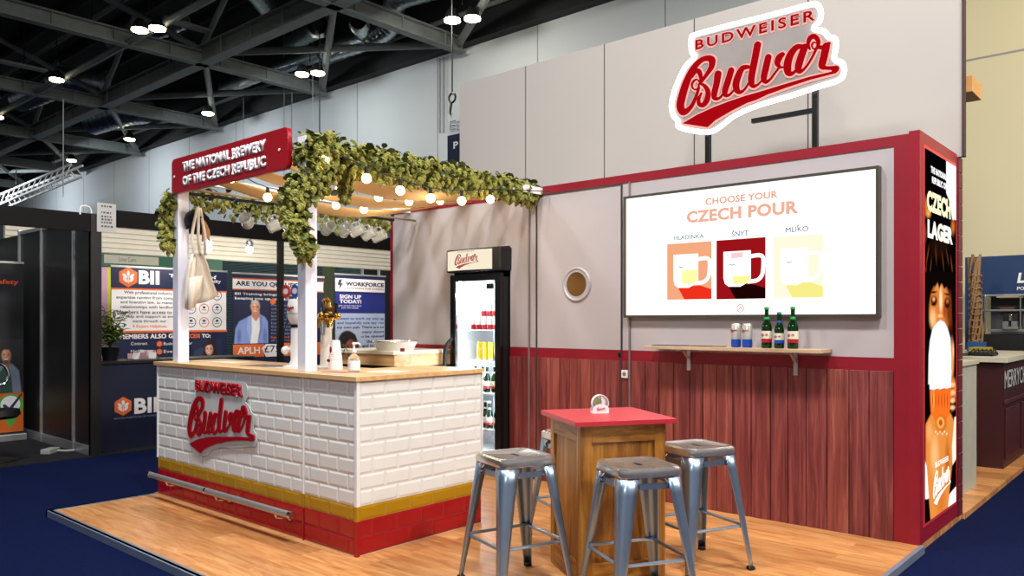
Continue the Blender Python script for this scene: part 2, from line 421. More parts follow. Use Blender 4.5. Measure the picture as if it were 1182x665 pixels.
# steel trusses
def ibeam(name, p0, p1, z, h=.34, w=.26, deep=0):
    p0 = Vector((*p0, z)); p1 = Vector((*p1, z)); b = B()
    b.bar(p0, p1, w, .035).bar(p0 + Vector((0, 0, h)), p1 + Vector((0, 0, h)), w, .035)
    b.bar(p0 + Vector((0, 0, h/2)), p1 + Vector((0, 0, h/2)), .03, h)
    o = struct(b.build(name, m_steel_dark))
    n = int((p1-p0).length/1.1); b = B()
    for i in range(n):
        q = p0.lerp(p1, (i+.5)/n); d = (p1-p0).normalized().cross(Vector((0, 0, 1)))
        b.bar(q - d*w*.45 + Vector((0, 0, .02)), q - d*w*.45 + Vector((0, 0, h-.02)), .02, .03)
        b.bar(q + d*w*.45 + Vector((0, 0, .02)), q + d*w*.45 + Vector((0, 0, h-.02)), .02, .03)
    b.build('stiffener', m_steel_dark, o)
    return o
XB = [-36.5, -31.3, -26.2, -21.1, -15.95, -11.3, -6.6]
ibeam('ceiling_beam', (-48, 8.17), (8, 8.17), 6.8)
ibeam('ceiling_beam', (-48, 3.1), (8, 3.1), 6.8)
for x in XB: ibeam('ceiling_beam', (x, -3), (x, YH-.2), 6.8, h=.26, w=.2)
def rod(p0, p1, r=.075, name='ceiling_brace'):
    return struct(B().tube([p0, p1], r, 10).build(name, m_steel_dark))
for i, x in enumerate(XB[:-1]):
    x2 = XB[i+1]
    rod((x, 8.2, 7.05), (x2, YH-.3, 6.95)); rod((x2, 8.2, 7.05), (x, YH-.3, 6.95))
    rod((x, 6.64, 6.85), (x2, 6.64, 6.85), .07)
    rod((x, 3.1, 7.1), ((x+x2)/2, 5.6, 8.6), .07); rod((x2, 8.17, 7.1), ((x+x2)/2+.4, 6.2, 8.7), .07)
    rod((x, 8.17, 7.15), (x+1.9, 8.17, 8.7), .06)
for y, z, r_ in ((5.1, 7.9, .05), (7.2, 8.3, .06), (9.3, 7.9, .05), (10.4, 8.2, .04), (4.2, 8.3, .05)):
    struct(B().tube([(-48, y, z), (8, y, z)], r_, 8).build('ceiling_pipe', m_steel_dark))
# ducts under the roof
m_duct = M('duct_foil', 'a9b4b8', .3, .9, var=.15, vs=20, bump=.6, bs=30)
def duct(label, pts, r, flare=False):
    pts = catmull(pts, 6); b = B(); rs = []
    q = []
    for i in range(len(pts)-1):
        for k in range(3):
            t = k/3; q.append(tuple(a+(c-a)*t for a, c in zip(pts[i], pts[i+1]))); rs.append(r*(1.05 if k == 0 else .98))
    b.tube(q, rs, 14)
    t = thing('air_duct', label, 'duct', q[0])
    b.build('pipe', m_duct, t, smooth=True)
    hp_ = Vector(q[len(q)//2]); B().tube([hp_ + Vector((0, 0, r*.8)), (hp_.x, hp_.y, 9.0)], .012, 6).build('hanger', m_black, t)
    if flare:
        p, d = Vector(q[0]), (Vector(q[0])-Vector(q[3])).normalized()
        B().tube([p, p+d*.12, p+d*.24], [r*1.5, r*1.55, r*1.2], 16, caps=False).build('nozzle_ring', m_duct, t, smooth=True)
        B().tube([p-d*.02, p+d*.2], [r*1.3, r*.75], 16).build('nozzle_throat', m_black, t)
    return t
duct('long silver spiral duct rising beyond the main roof beam', [(-14.8, 10.5, 7.4), (-13.6, 10.6, 7.4), (-12.7, 10.6, 7.5), (-12.1, 10.25, 7.75), (-11.2, 10.4, 7.8), (-9.5, 10.6, 7.8)], .22)
duct('thin grey duct running along the hall wall top behind the beam', [(-19.5, 10.6, 7.5), (-17, 10.5, 7.45), (-14.9, 10.5, 7.4)], .16)
duct('foil duct with round nozzle above the main roof beam', [(-13.35, 7.3, 7.75), (-13.7, 7.9, 7.85), (-14.4, 8.5, 8.0), (-15.2, 9.3, 8.1)], .2, True)
duct('foil duct with round nozzle below the main roof beam', [(-13.3, 9.25, 7.3), (-13.7, 9.6, 7.45), (-14.6, 9.9, 7.6), (-15.8, 10.2, 7.7)], .18, True)
duct('small foil duct stub beside the long spiral duct', [(-12.3, 9.5, 7.1), (-12.5, 9.7, 7.12), (-12.9, 10.0, 7.2)], .13, True)
duct('crumpled foil duct high up beyond the third row of beams', [(-25.5, 7.6, 7.7), (-24, 7.9, 7.8), (-22.6, 7.7, 7.7), (-21.8, 8.6, 7.6)], .32)
duct('wide foil duct below the farthest main beam crossing', [(-24.5, 9.2, 7.2), (-23.4, 9.5, 7.3), (-22.3, 9.8, 7.3)], .36)
duct('pale duct low by the far end of the hall wall', [(-38, 8.4, 6.3), (-35.5, 8.5, 6.3), (-34, 8.6, 6.4)], .3)
duct('dark ribbed duct between the second and third cross beams', [(-18.6, 7.4, 7.7), (-17.4, 7.7, 7.7), (-16.2, 7.9, 7.75)], .2)
# white box truss hanging low at the far end
b = B(); a0, a1 = Vector((-33.5, 9.2, 5.6)), Vector((-27.6, 9.7, 6.1))
for dy, dz in ((0, 0), (.35, 0), (0, .35), (.35, .35)): b.bar(a0 + Vector((0, dy, dz)), a1 + Vector((0, dy, dz)), .06, .06)
tr = thing('lighting_truss', 'white lattice truss hanging near the far end of the hall wall', 'truss', a0)
b.build('chord', m_white, tr); b = B()
for i in range(14):
    p, q = a0.lerp(a1, i/14), a0.lerp(a1, (i+1)/14)
    b.bar(p, q + Vector((0, 0, .35)), .03, .03).bar(p + Vector((0, .35, .35)), q + Vector((0, .35, 0)), .03, .03)
b.build('lattice', m_white, tr)
B().tube([a0.lerp(a1, .3) + Vector((0, 0, .3)), a0.lerp(a1, .3) + Vector((0, 0, 3.3))], .015).build('hanger', m_black, tr)
B().tube([a0.lerp(a1, .8) + Vector((0, 0, .3)), a0.lerp(a1, .8) + Vector((0, 0, 2.8))], .015).build('hanger', m_black, tr)
# fluorescent battens / cable tray
def tray(lbl, p0, p1):
    t = thing('cable_tray', lbl, 'cable tray', p0)
    p0, p1 = Vector(p0), Vector(p1)
    B().bar(p0, p1, .22, .05).build('tray', m_alu, t)
    B().tube([p0.lerp(p1, .2), p0.lerp(p1, .2) + Vector((0, 0, 1.5))], .012).build('hanger', m_black, t)
    B().tube([p0.lerp(p1, .8), p0.lerp(p1, .8) + Vector((0, 0, 1.5))], .012).build('hanger', m_black, t)
tray('silver cable tray hanging below the roof near the nearest cross beam', (-16.9, 5.2, 7.3), (-16.9, 6.6, 7.3))
tray('short silver cable tray under the dark roof beside twin ceiling lamps', (-15.2, 7.0, 7.25), (-15.2, 7.9, 7.25))
tray('long silver cable tray parallel to a cross beam', (-20.3, 4.3, 7.2), (-20.3, 6.6, 7.2))

# ceiling lamps: a housing with two round lenses each
m_lens = EM('lamp_lens', 'fff3c8', 22.0)
LAMPS = [(-19.2, 6.45, 6.75, 'single round ceiling lamp on the thin tube beyond the second cross beam', 1), (-14.6, 6.45, 6.75, 'twin ceiling lamp beside the nearest thin tube', 2),
         (-19.39, 10.09, 6.75, 'ceiling lamp near the hall wall above the red signboard', 1), (-23.9, 10.0, 6.75, 'ceiling lamp beyond the third cross beam near the hall wall', 1),
         (-28.5, 10.03, 6.75, 'ceiling lamp farthest along the row by the hall wall', 1), (-23.9, 6.6, 6.75, 'ceiling lamp at the far end of the thin tube', 1),
         (-14.6, 9.93, 6.75, 'twin ceiling lamp above the hop garland, by the hall wall', 2), (-9.93, 9.93, 6.75, 'twin ceiling lamp above the tall grey wall corner', 2)]
for x, y, z, lb, k in LAMPS:
    t = thing('ceiling_lamp', lb, 'ceiling lamp', (x, y, z), 'hall ceiling lamps')
    for i in range(k):
        dx = (i - (k-1)/2)*.36
        B().lathe([(.05, .2), (.1, .14), (.15, .01), (.14, 0)], (x+dx*.9, y+dx*.5, z), 16).build('housing', m_black, t)
        B().lathe([(.11, -.045), (.145, -.03), (.145, .004)], (x+dx*.9, y+dx*.5, z), 16).build('lens', m_lens, t)
    B().tube([(x, y, z+.25), (x, y, 9)], .012, 6).build('hanger', m_black, t)

# ================================================================== THE STAND: platform and walls
m_floor = WOOD('oak_vinyl_floor', 'a8683a', 'c48a55', 'd9a871', (1, 9, 1), 3.0, .32, .04, plank=(1.15, .16))
pl_ = struct(B().box(-6.104, XR+.0, 2.02, YT+.12, .0, P0).build('floor_stand_platform', m_floor), 'raised oak effect platform')
b = B().box(-6.13, XR+.026, 1.99, 2.02, 0, P0+.004).box(-6.13, -6.104, 1.99, YT, 0, P0+.004).box(XR, XR+.026, 1.99, YW-.0, 0, P0+.004)
b.box(-6.13, XR+.026, 2.0, 2.035, P0, P0+.004).box(-6.13, -6.09, 2.0, 2.75, P0, P0+.004)
b.build('edge_trim', M('edge_alu', '8f9bb0', .38, .55, var=.1), pl_)

# stand wall with the fridge niche (front face at YW)
NX0, NX1, NZ = -5.17, -4.53, 2.03
sw = B().box(XL, NX0, YW, YW+.05, P0, 2.5).box(NX1, XR-.03, YW, YW+.05, P0, 2.495).box(NX0, NX1, YW, YW+.05, NZ, 2.5)
sw.box(XL, XR-.07, YW+.05, YT, 2.46, 2.495).box(XL, XL+.04, YW+.05, YT, P0, 2.46)
stand = struct(sw.build('wall_storeroom', m_grey), 'lilac grey storeroom wall of the stand')
# red frame: top rail, two stiles, dado rail
def rail(name, x0, x1, z0, z1, n=.006, mat=m_red):
    return B().prism(W_, [(x0, z0), (x1, z0), (x1, z1), (x0, z1)], 0, n).build(name, mat, stand)
rail('top_rail', XL, XR-.06, 2.435, 2.5)
rail('end_stile', XL, XL+.035, P0, 2.435)
rail('end_stile', -1.42, XR-.06, P0, 2.435)
rail('dado_rail', XL+.035, NX0, 1.07, 1.152)
rail('dado_rail', NX1, -1.42, 1.07, 1.152)
m_plank = WOOD('redwood_cladding', '4a1a1a', '742f2f', '9a5048', (14, 14, .7), 2.2, .5, .5)
m_plank_light = WOOD('redwood_cladding_light', '5c241f', '883f37', 'ac6355', (14, 14, .7), 2.2, .5, .5)
rnd = random.Random(3)
for mt, nm in ((m_plank, 0), (m_plank_light, 1)):
    b = B(); rnd = random.Random(3)
    for xa, xb in ((XL+.035, NX0), (NX1, -4.31), (-4.222, -3.385), (-3.302, -1.42)):
        x = xa; i = 0
        while x < xb - .01:
            w = min(rnd.choice((.105, .12, .135)), xb - x); pick = rnd.random() < .4
            if xb - x - w < .04: w = xb - x
            if pick == bool(nm): b.prism(W_, [(x+.0025, P0), (x+w-.0025, P0), (x+w-.0025, 1.07), (x+.0025, 1.07)], 0, .012)
            x += w; i += 1
    b.build('plank_cladding', mt, stand, bev=.002)
b = B()
for xa, xb in ((XL+.035, NX0), (NX1, -1.42)): b.prism(W_, [(xa, P0), (xb, P0), (xb, 1.07), (xa, 1.07)], 0, .002)
b.build('cladding_backing', M('cladding_gap', '160808', .8), stand)
# panel joints (thin aluminium lines) between the wall panels
b = B()
for x in (-4.31, -3.305): b.prism(W_, [(x-.006, P0), (x+.006, P0), (x+.006, 2.44), (x-.006, 2.44)], 0, .014)
b.build('panel_joint', M('joint_grey', '7d7577', .5, .2), stand)
for xa, xb in ((-4.31, -4.23), (-3.375, -3.305)):
    B().prism(W_, [(xa, P0), (xb, P0), (xb, 1.07), (xa, 1.07)], 0, .010).build('filler_strip', m_plank, stand)
# storeroom door with porthole
dr = struct(B().prism(W_, [(-4.222, P0+.01), (-3.385, P0+.01), (-3.385, 2.43), (-4.222, 2.43)], 0, .004).build('door_1', m_grey), 'flush storeroom door with a porthole')
b = B()
for x in (-4.228, -3.379): b.prism(W_, [(x-.0045, P0), (x+.0045, P0), (x+.0045, 2.436), (x-.0045, 2.436)], 0, .0135)
b.prism(W_, [(-4.228, 2.428), (-3.379, 2.428), (-3.379, 2.436), (-4.228, 2.436)], 0, .0135)
b.build('door_gap', m_groove, dr)
B().prism(W_, [(-4.222, 1.07), (-3.385, 1.07), (-3.385, 1.152), (-4.222, 1.152)], .004, .0075).build('door_rail', m_red, dr)
b = B().tube([W_.pt(-3.809 + .128*math.cos(t*PI/24), 1.672 + .128*math.sin(t*PI/24), .006) for t in range(48)], .014, 10, closed=True)
ring = b.build('porthole_ring', M('ring_white', 'b9b4b8', .35, .2), dr, smooth=True); ring.scale = (1, 1, 1)
b = B()
vs = [W_.pt(-3.809 + r*math.cos(t*PI/24), 1.672 + r*math.sin(t*PI/24), .012) for r in (.098, .14) for t in range(48)]
b.add(vs, [(t, (t+1) % 48, 48 + (t+1) % 48, 48 + t) for t in range(48)]).build('porthole_flange', M('ring_white', 'b9b4b8'), dr)
b = B()
for t in range(4): b.prism(W_, oval(-3.809 + .12*math.cos(t*PI/2), 1.672 + .12*math.sin(t*PI/2), .004, .004, 8), .012, .016)
b.build('porthole_screw', m_groove, dr)
B().prism(W_, oval(-3.809, 1.672, .1, .1, 40), .0042, .007).build('porthole_glass', M('porthole_mirror', '8a6232', .12, .5, var=.35, vs=4), dr)
B().prism(W_, oval(-3.39, 1.115, .009, .018, 12), .012, .03).build('door_lock', m_black, dr)
# end return of the wall: the red tower facing +X
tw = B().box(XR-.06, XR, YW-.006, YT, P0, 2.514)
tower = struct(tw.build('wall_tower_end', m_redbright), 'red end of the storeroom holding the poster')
tw = B()
k = 0
for i in range(23):
    z = P0 + i*.107; tw.box(XR-.05, XR+.01, YT+.0, YT+.11, z+.003, z+.104)
bk = struct(tw.build('wall_brick_edge', M('dark_red_brick', '5c1420', .5, var=.25, vs=8, bump=.3)), 'dark red brick edge')
# tall grey wall behind the storeroom
tall = struct(B().box(-6.1, -1.25, YT+.01, YT+.06, 2.5, 3.95).box(XL, -1.27, YT+.01, YT+.06, P0, 2.5).build('wall_tall_rear', m_tallgrey), 'tall grey rear wall above the storeroom')
b = B(); TL = Pl("Y", YT+.01)
for x in (-5.157, -4.195, -3.27, -2.3): b.prism(TL, [(x-.004, 2.5), (x+.004, 2.5), (x+.004, 3.95), (x-.004, 3.95)], 0, .002)
b.build('panel_joint', m_groove, tall)
B().box(-1.25, -1.235, YT+.005, YT+.065, 2.5, 3.95).build('edge_strip', M('edge_dark', '3b2226', .6), tall)
# ================================================================== BAR COUNTER
YB, XB0, XB1, YB1 = 2.766, -6.09, -3.608, 3.781
BF = Pl('Y', YB); BR = Pl('X', XB1)
m_tw = M('white_tile', 'dcdcda', .12, var=.015); m_tg = M('gold_tile', 'a87d14', .16, var=.05); m_tr = M('red_tile', '9a101a', .16, var=.05)
m_grout = M('grout', 'd2d2d0', .7); m_groutg = M('grout_gold', 'a5801c', .6); m_groutr = M('grout_red', '8d1a20', .6)
m_top = WOOD('light_oak_top', 'b98f5c', 'd0a874', 'dcb98a', (.7, 9, 9), 2.0, .35, .03)
m_cream = M('cream_board', 'dcd3bd', .5, var=.03)
bar = thing('bar_counter', 'white metro tiled bar counter with gold and red bands and a wooden top', 'bar counter', (-4.85, 3.1, P0))
B().box(XB0, XB1, YB, YB+.5, P0, 1.035).box(XB1-.55, XB1, YB+.5, YB1, P0, 1.035).build('carcass', m_cream, bar)
rows = [(P0+.005, .14, 0), (.14, .24, 0), (.24, .323, 1)] + [(.323 + .0895*i, .323 + .0895*(i+1), 2) for i in range(8)]
H_ = .0045
def tiles(pl, u0, u1, first, nm):
    for kind, mt, mg, cn in ((0, m_tr, m_groutr, 'red'), (1, m_tg, m_groutg, 'gold'), (2, m_tw, m_grout, 'white')):
        b = B(); zs = [r for r in rows if r[2] == kind]
        for i, (z0, z1, k) in enumerate(rows):
            if k != kind: continue
            x = u0 - .19 + (.095 if i % 2 else 0) + first
            while x < u1 - .012:
                a, c = max(x, u0) + .0015, min(x + .19, u1) - .0015; x += .19
                if c - a < .012: continue
                z0_, z1_ = z0 + .0015, z1 - .0015; e = min(.013, (c-a)*.4); h = .0055
                vs = [pl.pt(p, q, n) for n, p0, p1, q0, q1 in ((.001, a, c, z0_, z1_), (h, a+e, c-e, z0_+e, z1_-e)) for p, q in ((p0, q0), (p1, q0), (p1, q1), (p0, q1))]
                b.add(vs, [(4, 5, 6, 7)] + [(j, (j+1) % 4, (j+1) % 4 + 4, j + 4) for j in range(4)])
        b.build(cn + '_' + nm, mt, bar)
        B().prism(pl, [(u0, zs[0][0]), (u1, zs[0][0]), (u1, zs[-1][1]), (u0, zs[-1][1])], 0, .0018).build(cn + '_grout', mg, bar)
tiles(BF, XB0, -4.133, .03, 'front_tiles'); tiles(BF, -4.125, XB1-.012, .06, 'corner_tiles'); tiles(BR, YB+.012, YB1, .0, 'side_tiles')
m_trimw = M('white_trim', 'e2e2e2', .3)
b = B()
b.box(XB1-.012, XB1+.011, YB-.011, YB+.012, .323, 1.035).box(XB0-.004, XB0+.008, YB-.011, YB+.01, .323, 1.035)
b.box(-4.133, -4.125, YB-.009, YB, .323, 1.035).box(XB1, XB1+.011, YB1, YB1+.01, .323, 1.035)
b.build('corner_trim', m_trimw, bar)
b = B(); b.box(XB1-.012, XB1+.011, YB-.011, YB+.012, P0, .24).box(-4.133, -4.125, YB-.009, YB, P0, .24); b.build('corner_trim', m_tr, bar)
b = B(); b.box(XB1-.012, XB1+.011, YB-.011, YB+.012, .24, .323).box(-4.133, -4.125, YB-.009, YB, .24, .323); b.build('corner_trim', m_tg, bar)
B().slab([(XB0-.03, YB-.025), (XB1+.025, YB-.025), (XB1+.025, YB1+.012), (XB1-.56, YB1+.012), (XB1-.56, YB+.56), (XB0-.03, YB+.56)], 1.035, 1.062).build('countertop', m_top, bar, bev=.002)
fr = B().tube([(-5.98, 2.655, .216), (-4.105, 2.655, .216)], .021, 14).build('foot_rail', m_alu, bar, smooth=True)
b = B()
for x in (-5.12,): b.tube([(x-.012, 2.655, .216), (x+.012, 2.655, .216)], .0235, 14)
b.tube([(-4.115, 2.655, .216), (-4.085, 2.655, .216)], .024, 14).tube([(-6.0, 2.655, .216), (-5.97, 2.655, .216)], .024, 14)
b.build('rail_collar', m_chrome, fr, smooth=True)
for x in (-5.72, -5.0, -4.27):
    B().tube([(x, 2.655, .197), (x, 2.665, .175), (x, 2.70, .165), (x, YB, .165)], .008, 8).tube([(x, YB-.012, .165), (x, YB, .165)], .028, 12).build('rail_bracket', m_chrome, fr, smooth=True)
# raised logo on the bar front
m_sr = M('sign_red_acrylic', '9c0a1a', .3, var=.04)
m_clear = M('frosted_acrylic', 'c4c8c8', .25, var=.02)
LS, LX, LZ = .77, -5.115, .675
lg = B().prism(BF, [(LX + u*LS, LZ + v*LS) for u, v in [p for p in OUTLINE]], .012, .017).build('logo_sign', m_clear, bar)
b = B()
for u, v in ((-.36, .32), (.22, .3)): b.prism(BF, oval(LX+u*LS, LZ+v*LS, .008, .008, 10), .0, .02)
b.build('sign_fixing', m_chrome, lg)
script_logo(BF, LX, LZ, LS, m_sr, lg, .017, .027, .004)
text('brand_lettering', 'BUDWEISER', BF, LX - .431*LS, LZ + .255*LS, LX + .40*LS, LZ + .365*LS, m_sr, lg, .017, .042, .012)
# back counter behind the bar, with one cream drawer board
bc = thing('back_counter', 'cream back counter along the wall behind the bar', 'counter', (-5.9, 4.6, P0))
B().box(XL+.02, -5.23, 4.42, YW-.02, P0, .98).build('cabinet', m_black, bc)
B().box(XL+.0, -5.21, 4.38, YW-.014, 1.085, 1.115).build('worktop', m_cream, bc, bev=.002)
B().box(-5.74, -5.215, 4.395, 4.42, .985, 1.083).build('drawer_front', m_top, bc, bev=.002)
B().box(-5.23, -5.215, 4.42, 5.09, .98, 1.085).build('side_board', m_top, bc); B().box(XL+.04, -5.3, 5.0, 5.09, .98, 1.085).build('support_board', m_top, bc); B().box(XL+.02, -5.9, 4.42, 4.44, .98, 1.085).build('support_board', m_top, bc)
tb = thing('enamel_tub', 'shallow white oval tub resting on the back counter', 'tub', (-5.45, 4.6, 1.115))
b = B()
for pr in ([(.16, 0), (.2, .075), (.208, .08), (.2, .082), (.155, .008)],): b.lathe(pr, (-5.47, 4.62, 1.115), 28)
b.build('basin', m_white, tb, smooth=True)
B().tube([(-5.47 + .205*math.cos(t*PI/14), 4.62 + .205*math.sin(t*PI/14), 1.195) for t in range(28)], .006, 6, closed=True).build('rim', m_chrome, tb)
polypx('red_print', [(462, 402), (467, 402), (467, 406), (462, 406)], Pl('Y', 4.415), m_red, tb, 0, .001)

# ================================================================== CANOPY over the bar
m_post = M('post_white', 'e4e2ee', .4, var=.015)
cf = thing('bar_canopy_frame', 'white posts and beams of the canopy over the bar', 'canopy', (-5.8, YB+.06, 1.062))
B().box(-5.90, -5.815, 2.79, 2.875, 1.062, 2.52).build('post', m_post, cf, bev=.003)
B().box(-4.235, -4.15, 2.79, 2.875, 1.062, 2.52).build('post', m_post, cf, bev=.003)
for p, q in (((-4.19, 2.875, 2.46), (-4.19, YW, 2.46)), ((-5.85, 2.875, 2.46), (-5.85, YW, 2.46)), ((-5.815, 2.83, 2.47), (-4.235, 2.83, 2.47))):
    B().bar(p, q, .05, .06).build('beam', m_white if p[0] == q[0] else m_post, cf)
B().tube([(-5.86, 2.85, 2.355), (-5.8, 4.88, 2.335)], .012, 8).build('hanging_bar', m_blackmet, cf)
B().tube([(-5.70, 2.85, 2.36), (-5.74, 5.1, 2.345)], .010, 8).build('hanging_bar', M('bamboo_rail', '8a7458', .6), cf)
B().tube([(-5.85, 2.86, 2.43), (-5.85, 2.86, 2.35)], .01, 6).tube([(-5.8, 4.87, 2.43), (-5.8, 4.87, 2.33)], .01, 6).build('drop_hanger', m_blackmet, cf)
# red signboard on the front
SB = Pl('Y', 2.785)
sb = thing('signboard', 'red signboard with white lettering on the front of the canopy', 'sign', (-5.0, 2.76, 2.33))
B().prism(SB, rrect(-5.835, 2.328, -4.285, 2.588, .035), 0, .035).build('board', m_sr, sb, bev=.003)
m_letw = M('letter_white', 'e9e6ea', .5)
text('lettering', 'THE NATIONAL BREWERY', SB, -5.655, 2.472, -4.53, 2.545, m_letw, sb, .035, .055, .006)
text('lettering', 'OF THE CZECH REPUBLIC', SB, -5.655, 2.368, -4.53, 2.441, m_letw, sb, .035, .055, .006)
b = B()
for u in (-5.79, -4.375): b.prism(SB, oval(u, 2.455, .009, .009, 12), .035, .039)
b.build('screw_cap', m_letw, sb)
# fabric strips sagging between the signboard and the wall
m_cloth = M('ochre_canvas', 'c9a878', .85, var=.06, vs=12, bump=.2, bs=300)
nt = m_cloth.node_tree; tr_ = nt.nodes.new('ShaderNodeBsdfTranslucent'); tr_.inputs[0].default_value = (*lin('d8b98c'), 1); mx_ = nt.nodes.new('ShaderNodeMixShader'); mx_.inputs[0].default_value = .4
nt.links.new(nt.nodes['Principled BSDF'].outputs[0], mx_.inputs[1]); nt.links.new(tr_.outputs[0], mx_.inputs[2]); nt.links.new(mx_.outputs[0], nt.nodes['Material Output'].inputs[0])
for i, (xc, wd, sag, lb) in enumerate(((-5.55, .2, .14, 'ochre canvas strip nearest the hanging mugs under the canopy'), (-5.08, .2, .11, 'ochre canvas strip second from the hanging mugs'),
                                    (-4.62, .2, .10, 'ochre canvas strip second from the thick hop garland'), (-4.3, .14, .09, 'ochre canvas strip beside the thick hop garland'))):
    b = B(); n, m = 26, 5; vs = []
    for a in range(n+1):
        t = a/n; y = 2.86 + t*(5.10-2.86)
        for c in range(m+1):
            s = c/m; z = 2.455 - sag*math.sin(PI*t)**.9 - .02*math.sin(PI*s)*math.sin(PI*t) + .012*math.sin(7*t + i)*math.sin(PI*t)
            vs.append((xc + (s-.5)*wd, y, z + .05*(s-.5)*math.sin(PI*t)))
    fs = [(a*(m+1)+c, a*(m+1)+c+1, (a+1)*(m+1)+c+1, (a+1)*(m+1)+c) for a in range(n) for c in range(m)]
    o = b.add(vs, fs).build('canopy_cloth', m_cloth, None, smooth=True, sol=.003)
    tag(o, lb, 'canopy cloth', 'canvas strips of the bar canopy')
# festoon lights
m_bulb = EM('warm_bulb', 'ffe0a0', 14.0)
def fx(X, px, py): u, v = Pl('X', X).uv(px, py); return (X, u, v)
for lb, pts in (('festoon string along the thick hop garland with six round bulbs', [fx(-4.08, *p_) for p_ in ((374, 184), (423, 206), (462, 220), (497, 229), (533, 232), (566, 230))]),
                ('festoon string under the middle of the canopy cloth', [fx(-4.82, *p_) for p_ in ((392, 219), (437, 228), (472, 233), (508, 232))]),
                ('festoon string nearest the hanging mugs, behind the red signboard', [fx(-5.3, *p_) for p_ in ((267, 206), (309, 228), (388, 237), (420, 242), (456, 238))])):
    t = thing('festoon_lights', lb, 'string lights', pts[0], 'festoon strings under the canopy')
    x = pts[0][0]
    cp = catmull([(x, 2.86, 2.475)] + [(p[0], p[1], p[2] + .075) for p in pts] + [(x, 5.1, 2.45)], 5)
    B().tube(cp, .004, 5).build('cable', m_black, t)
    for p in pts:
        bu = B().ball(p, .032, 14).build('bulb', m_bulb, t, smooth=True)
        B().cyl((p[0], p[1], p[2]+.026), (p[0], p[1], p[2]+.075), .014, .012, 10).build('socket', m_black, bu)
# ------------------------------------------------------------------ hop garlands
m_leaf = [M('hop_leaf_dark', '414a18', .6, var=.3, vs=25), M('hop_cone_green', '8d8c42', .65, var=.28, vs=25), M('hop_leaf_mid', '5a6226', .6, var=.3, vs=25)]
m_vine = M('vine_stem', '4a3a22', .8)
def garland(lb, path, spread, count, drop=0.0, seed=1, size=1.0, group=None):
    r = random.Random(seed); path = [Vector(p) for p in catmull(path, 8)]
    t = thing('hop_garland', lb, 'garland', path[0])
    B().tube(path, .008, 5).build('stem', m_vine, t)
    bs = [B(), B(), B()]
    for i in range(count):
        f = r.random()*(len(path)-1.001); k = int(f); p = path[k].lerp(path[k+1], f-k)
        sp = spread[0] + (spread[1]-spread[0])*f/(len(path)-1)
        a = r.random()*2*PI; q = sp*math.sqrt(r.random())
        d = (path[k+1]-path[k]).normalized(); u = d.orthogonal().normalized(); w = d.cross(u)
        p = p + u*math.cos(a)*q + w*math.sin(a)*q - Vector((0, 0, drop*r.random()**1.5))
        kind = r.random(); s = size*(.8 + .5*r.random())
        R = Euler((r.uniform(-.9, .9), r.uniform(-.9, .9), r.random()*2*PI)).to_matrix().to_4x4()
        if kind < .66:      # hanging hop cone with overlapping scales
            L, rr = .046*s, .017*s
            n = 6; prof = [(.25, .0), (.9, -.22), (1, -.45), (.72, -.72), (.1, -1)]
            vs = []
            for j, (a1, z1) in enumerate(prof):
                vs += [Vector((a1*rr*math.cos(2*PI*m_/n + j*.5), a1*rr*math.sin(2*PI*m_/n + j*.5), z1*L)) for m_ in range(n)]
            fs = [(j*n+m_, j*n+(m_+1) % n, (j+1)*n+(m_+1) % n, (j+1)*n+m_) for j in range(4) for m_ in range(n)]
            R2 = Euler((r.uniform(-.5, .5), r.uniform(-.5, .5), 0)).to_matrix().to_4x4()
            bs[1].add([R2 @ v + p for v in vs], fs)
        else:              # three lobed leaf
            s *= .04
            vs = [Vector(v)*s for v in ((0, 0, 0), (.35, .5, .12), (.95, .55, -.1), (.5, 0, .05), (1.3, 0, -.25), (.35, -.5, .12), (.95, -.55, -.1))]
            bs[0 if kind < .80 else 2].add([R @ v + p for v in vs], [(0, 3, 1), (1, 3, 2), (2, 3, 4), (0, 5, 3), (5, 6, 3), (6, 4, 3)])
    for j, nm in ((0, 'dark_leaves'), (1, 'hop_cones'), (2, 'green_leaves')):
        o = bs[j].build(nm, m_leaf[j], t); o['kind'] = 'stuff'
    return t
garland('thick hop garland along the canopy beam from the post to the storeroom wall', [(-4.19, 2.82, 2.5), (-4.16, 3.3, 2.49), (-4.19, 3.8, 2.5), (-4.19, 4.3, 2.5), (-4.2, 4.75, 2.5), (-4.24, 5.08, 2.5)], (.075, .04), 3000, .12, 1)
garland('hop garland cascading down the white post beside the beer tower', [(-4.19, 2.87, 2.53), (-4.17, 2.9, 2.42), (-4.17, 2.85, 2.29), (-4.19, 2.73, 2.16), (-4.13, 2.73, 1.95), (-4.06, 2.75, 1.83)], (.14, .04), 1700, .08, 2)
garland('small hop garland hanging from the far post under the signboard end', [(-5.87, 2.78, 2.34), (-5.95, 2.77, 2.22), (-5.93, 2.76, 2.1), (-5.89, 2.75, 1.97)], (.075, .035), 420, .06, 3)
garland('sparse hop garland trailing along the mug rail', [(-5.92, 2.95, 2.40), (-5.92, 3.4, 2.36), (-5.92, 3.9, 2.38), (-5.92, 4.4, 2.34), (-5.92, 4.9, 2.38)], (.06, .06), 520, .12, 4)
garland('short hop sprig hanging from the canopy beam just beyond the near post', [(-4.2, 3.14, 2.5), (-4.25, 3.16, 2.4), (-4.28, 3.18, 2.28), (-4.28, 3.18, 2.2)], (.06, .03), 220, .03, 5)
